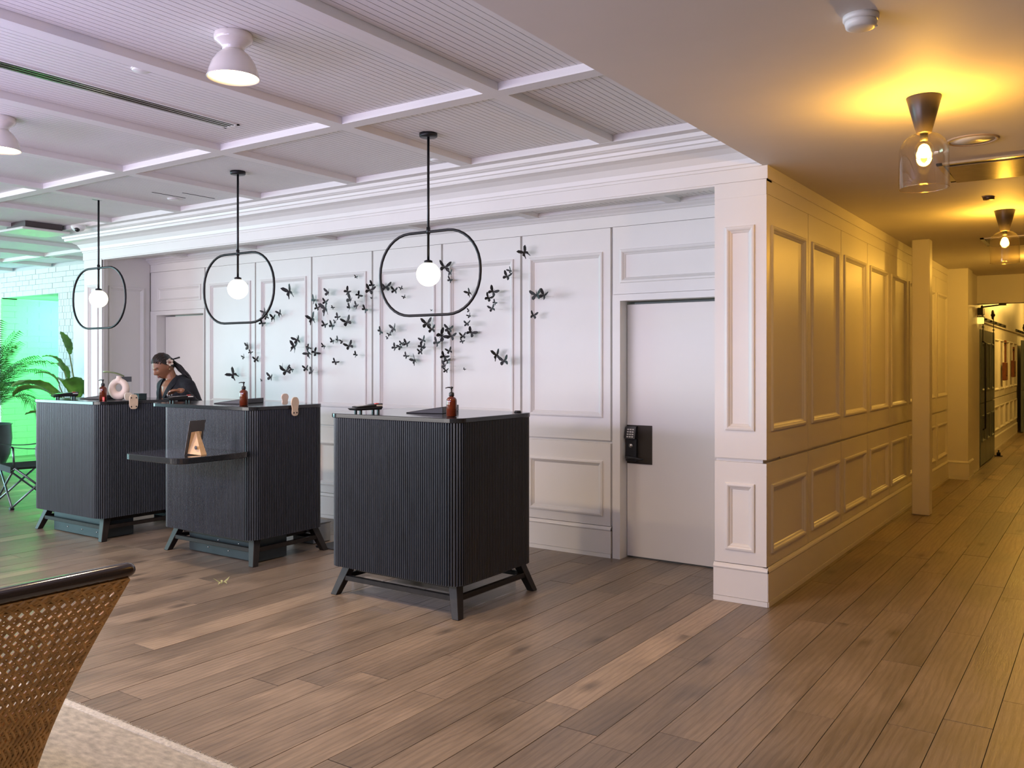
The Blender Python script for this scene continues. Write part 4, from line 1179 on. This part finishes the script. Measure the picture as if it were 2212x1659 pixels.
# arms: right arm hangs forward and down, left hand raised over the counter
SR, ER, WR = Vector((-.190, .0, 1.315)), Vector((-.245, .02, 1.06)), Vector((-.235, -.10, .84))
SL, EL, WL = Vector((.190, .0, 1.315)), Vector((.345, .01, 1.10)), Vector((.385, -.20, 1.285))
for S_, E_, W_ in ((SR, ER, WR), (SL, EL, WL)):
    capsule(body, S_, E_, .052, .043); capsule(body, E_, W_, .041, .027)
def hand(W_, fwd, palm_n, thumb_side):
    f = Vector(fwd).normalized(); nrm = Vector(palm_n); nrm = (nrm - f * nrm.dot(f)).normalized(); sd_ = f.cross(nrm) * thumb_side
    capsule(body, W_, W_ + f * .03, .025, .026)
    for k in range(4):
        o2 = (k - 1.5) * .0185
        capsule(body, W_ + f * .02 + sd_ * o2 * .6, W_ + f * .078 + sd_ * o2, .013, .0115)
    tips = []
    for k, ln in enumerate((.068, .078, .072, .056)):
        o2 = (1.5 - k) * .0185
        a = W_ + f * .078 + sd_ * o2
        b = a + (f * .9 + nrm * .30).normalized() * ln * .48
        c = b + (f * .72 + nrm * .72).normalized() * ln * .30
        d = c + (f * .45 + nrm * .9).normalized() * ln * .24
        for p0, p1, r0_, r1_ in ((a, b, .0098, .009), (b, c, .009, .0083), (c, d, .0083, .0070)): capsule(body, p0, p1, r0_, r1_, 10)
        tips.append((d, (d - c).normalized()))
    a = W_ + f * .022 + sd_ * .030
    b = a + (f * .6 + sd_ * .75 + nrm * .2).normalized() * .036; c = b + (f * .9 + sd_ * .25 + nrm * .3).normalized() * .032
    capsule(body, W_ + f * .012 + sd_ * .012, a, .015, .014, 10); capsule(body, a, b, .0125, .0105, 10); capsule(body, b, c, .0105, .0085, 10)
    tips.append((c, (c - b).normalized()))
    return tips
tipsL = hand(WL, Vector((-.90, -.32, .03)), (0.1, -.15, -1), 1)
tipsR = hand(WR, Vector((.1, -.35, -.9)), (1, .1, 0), -1)
# legs
for sx in (-1, 1):
    capsule(body, (sx * .085, 0, .93), (sx * .095, -.01, .50), .092, .06); capsule(body, (sx * .095, -.01, .50), (sx * .10, .02, .09), .056, .036)
    capsule(body, (sx * .10, .04, .045), (sx * .105, -.11, .035), .042, .036)
pb = part('body', body, SKIN, pe)
rm = pb.modifiers.new('fuse', 'REMESH'); rm.mode = 'VOXEL'; rm.voxel_size = .0048; rm.use_smooth_shade = True
sm_ = pb.modifiers.new('soften', 'SMOOTH'); sm_.factor = .5; sm_.iterations = 3
# facial details
for sx in (-1, 1):
    part('eye', MB().sphere((0, 0, 0), .0105, 12, 8, (1.15, .7, .55)).xf(HM @ Matrix.Translation((sx * .031, -.0805, .006))), EYEW, pe)
    part('iris', MB().sphere((0, 0, 0), .0056, 10, 8, (1, .6, 1)).xf(HM @ Matrix.Translation((sx * .031 - .001, -.0865, .0035))), EYED, pe)
    part('eyelid', MB().tube([(-.0145, .0, 0), (-.007, -.0035, .0045), (0, -.005, .0055), (.007, -.0035, .0045), (.0145, 0, 0)], .0022, 6).xf(HM @ Matrix.Translation((sx * .031, -.0835, .008))), HAIR, pe)
    part('eyebrow', MB().tube([(-sx * .018, 0, -.003), (0, -.002, .004), (sx * .016, .006, .002), (sx * .022, .012, -.004)], [.0024, .003, .0026, .0012], 6).xf(HM @ Matrix.Translation((sx * .033, -.0895, .027))), HAIR, pe)
part('lips', MB().tube([(-.022, .0045, .0), (-.011, -.003, .003), (0, -.005, .001), (.011, -.003, .003), (.022, .0045, 0)], [.0015, .005, .0055, .005, .0015], 8).tube([(-.019, .004, -.005), (-.009, -.003, -.009), (0, -.005, -.0095), (.009, -.003, -.009), (.019, .004, -.005)], [.0015, .005, .006, .005, .0015], 8).xf(HM @ Matrix.Translation((0, -.0955, -.0635))), LIP, pe)
part('earring', MB().sphere((0, 0, 0), .006, 10, 8).xf(HM @ Matrix.Translation((.083, .005, -.036))), GOLD, pe)
for d, dn in tipsL:
    part('fingernail', MB().sphere((0, 0, 0), .0058, 8, 6, (1, 1, 1.5)).xf(Matrix.Translation(d + dn * .009) @ dn.to_track_quat('Z', 'Y').to_matrix().to_4x4()), NAIL, pe)
# hair: cap with braids running back, bun and long ponytail of braids
hr = MB(); rows = []
for i in range(17):
    r_ = []
    for k in range(40):
        th = 2 * math.pi * k / 40
        front = math.cos(th)
        lim = math.pi * (.29 if front > .5 else (.29 + .40 * (1 - (front + 1) / 1.5) ** .7))
        ph = max(.01, lim * i / 16)
        p = head_pt(th, ph); p *= 1.07; p.z += .003
        r_.append(HM @ p)
    rows.append(r_)
hr.grid(rows, closed=True)
hair = part('hair_cap', hr, HAIR, pe)
bra = MB()
for k in range(11):
    x0_ = -.068 + .0136 * k
    pts = []
    for j in range(22):
        t_ = j / 21
        ang = math.radians(52 - 150 * t_)       # from forehead over the top to the nape
        xx_ = x0_ * (1 - .55 * max(0, t_ - .45) / .55) + .005 * math.sin(j * 1.3 + k)
        y_ = -math.sin(ang) * .105; z_ = math.cos(ang) * .126
        sq = math.sqrt(max(.08, 1 - (x0_ / .082) ** 2))
        pts.append(HM @ Vector((xx_, y_ * sq * 1.03 + .002, z_ * sq * 1.02 + .004)))
    bra.tube(pts, [.0062 + .0016 * math.sin(j * 2.2) for j in range(22)], 6)
part('braids', bra, HAIRB, hair)
bk_ = MB(); q = random.Random(4)
for k in range(16):
    a = HM @ Vector((q.uniform(-.02, .045), .095, q.uniform(-.02, .03)))
    pts = []
    tgt = Vector((.15 + q.uniform(-.05, .05), .105 + q.uniform(-.02, .03), 1.12 + q.uniform(-.05, .05)))
    for j in range(16):
        t_ = j / 15
        p = a.lerp(tgt, t_); p += Vector((.02, .045, .03)) * math.sin(math.pi * min(1, t_ * 1.1)) 
        pts.append(p + Vector((.004 * math.sin(j * 1.7 + k), .003 * math.cos(j * 1.3 + k), 0)))
    bk_.tube(pts, [.0095 + .0015 * math.sin(j * 2.4) - .004 * (j / 15) for j in range(16)], 6)
part('ponytail', bk_, HAIR, hair)
part('hair_tie', MB().tube([HM @ Vector((.012 + .03 * math.cos(2 * math.pi * j / 16), .100, .005 + .03 * math.sin(2 * math.pi * j / 16))) for j in range(16)], .008, 8, closed=True), HAIR, hair)
part('hair_stick', MB().tube([HM @ Vector((.03, .06, .03)), HM @ Vector((.085, .155, .012))], [.006, .0085], 8), BLKP, hair)
fl = MB()
FC = HM @ Vector((.082, .035, .022)); FR = Matrix.Translation(FC) @ Matrix.Rotation(yaw, 4, 'Z') @ Matrix.Rotation(math.radians(80), 4, 'Y')
for k in range(6):
    a = 2 * math.pi * k / 6
    b2 = MB().sphere((0, 0, 0), .02, 8, 6, (1, .75, .25)); b2.xf(FR @ Matrix.Rotation(a, 4, 'Z') @ Matrix.Translation((.021, 0, .006)) @ Matrix.Rotation(-.5, 4, 'Y')); fl.add(b2.v, b2.f, True)
fo = part('flower', fl, PETAL, hair)
part('flower_centre', MB().sphere((0, 0, 0), .010, 8, 6).xf(FR @ Matrix.Translation((0, 0, .014))), PETALC, fo)
# shirt: closed volumes fused, then the open collar cut out
def evaluated(o):
    bpy.context.view_layer.update()
    return bpy.data.meshes.new_from_object(o.evaluated_get(bpy.context.evaluated_depsgraph_get()))
sh_ = MB(); rows = []
secs = [(.86, .190, .150, .0), (.98, .182, .146, .0), (1.08, .178, .148, -.01), (1.18, .190, .155, -.018), (1.26, .205, .148, -.014), (1.32, .205, .125, -.008), (1.365, .165, .105, -.006), (1.40, .100, .085, -.012), (1.425, .080, .078, -.014)]
for (z, rx, ry, cy_) in secs:
    rows.append([Vector((math.sin(2 * math.pi * k / 48) * rx * (1 + .014 * math.sin(2 * math.pi * k / 48 * 7 + z * 20)), -math.cos(2 * math.pi * k / 48) * ry + cy_, z)) for k in range(48)])
sh_.grid(rows, closed=True)
sh_.f.append(list(range(48))); sh_.sm.append(True); sh_.f.append([8 * 48 + k for k in range(48)]); sh_.sm.append(True)
for S_, E_, W_ in ((SR, ER, WR), (SL, EL, WL)):
    capsule(sh_, S_ + Vector((-.09 if S_.x > 0 else .09, 0, .025)), S_ + Vector((0, 0, .004)), .075, .076)
    capsule(sh_, S_, S_.lerp(E_, .5) + Vector((0, .006, -.006)), .076, .068); capsule(sh_, S_.lerp(E_, .5), E_, .068, .066)
    capsule(sh_, E_, E_.lerp(W_, .5) + Vector((0, 0, -.008)), .066, .056); capsule(sh_, E_.lerp(W_, .5), E_.lerp(W_, .88), .056, .043)
tmp = part('tmp_shirt', sh_, SHIRT)
m_ = tmp.modifiers.new('fuse', 'REMESH'); m_.mode = 'VOXEL'; m_.voxel_size = .007; m_.use_smooth_shade = True
m_ = tmp.modifiers.new('soften', 'SMOOTH'); m_.factor = .5; m_.iterations = 5
cut = MB().add([(-.012, -.4, 1.15), (.012, -.4, 1.15), (.088, -.4, 1.46), (-.088, -.4, 1.46), (-.012, -.03, 1.15), (.012, -.03, 1.15), (.088, -.03, 1.46), (-.088, -.03, 1.46)],
               [(0, 1, 2, 3), (4, 7, 6, 5), (0, 4, 5, 1), (1, 5, 6, 2), (2, 6, 7, 3), (3, 7, 4, 0)])
cutter = part('tmp_cut', cut, SHIRT)
m_ = tmp.modifiers.new('open', 'BOOLEAN'); m_.operation = 'DIFFERENCE'; m_.object = cutter; m_.solver = 'EXACT'
me_ = evaluated(tmp); me_.name = 'shirt'
bpy.data.objects.remove(tmp); bpy.data.objects.remove(cutter)
if len(me_.materials) == 0: me_.materials.append(SHIRT)
for p_ in me_.polygons: p_.use_smooth = True
shirt = link('shirt', me_, None, pe)
# lapel collar: two folded strips along the V
for sx in (-1, 1):
    col_ = [[Vector((sx * .055, .065, 1.44)), Vector((sx * .085, .085, 1.40))],
            [Vector((sx * .082, .0, 1.44)), Vector((sx * .125, .005, 1.385))],
            [Vector((sx * .083, -.075, 1.425)), Vector((sx * .135, -.085, 1.362))],
            [Vector((sx * .060, -.140, 1.335)), Vector((sx * .120, -.145, 1.290))],
            [Vector((sx * .030, -.172, 1.240)), Vector((sx * .075, -.176, 1.225))],
            [Vector((sx * .003, -.183, 1.150)), Vector((sx * .015, -.184, 1.145))]]
    lp = part('lapel', MB().grid(col_), SHIRT, shirt)
    s2 = lp.modifiers.new('solid', 'SOLIDIFY'); s2.thickness = .006
    s3 = lp.modifiers.new('smooth', 'SUBSURF'); s3.levels = 1; s3.render_levels = 2
# trousers and shoes
tr = MB()
tr.lathe_sc([(.15, .80), (.185, .86), (.18, .95), (.17, 1.0)], 24, (0, 0, 0), (1, .8, 1))
for sx in (-1, 1):
    tr.tube([(sx * .085, 0, .93), (sx * .09, 0, .7), (sx * .095, -.01, .5), (sx * .10, .012, .25), (sx * .10, .02, .06)], [.108, .098, .08, .068, .066], 18)
part('trousers', tr, TROUS, pe)
for sx in (-1, 1):
    part('shoe', MB().prism([(sx * .105 + .045 * math.cos(a_), -.045 + .13 * math.sin(a_)) for a_ in [2 * math.pi * k / 20 for k in range(20)]], 0, .085), BLKP, pe, bevel=.02, seg=2)
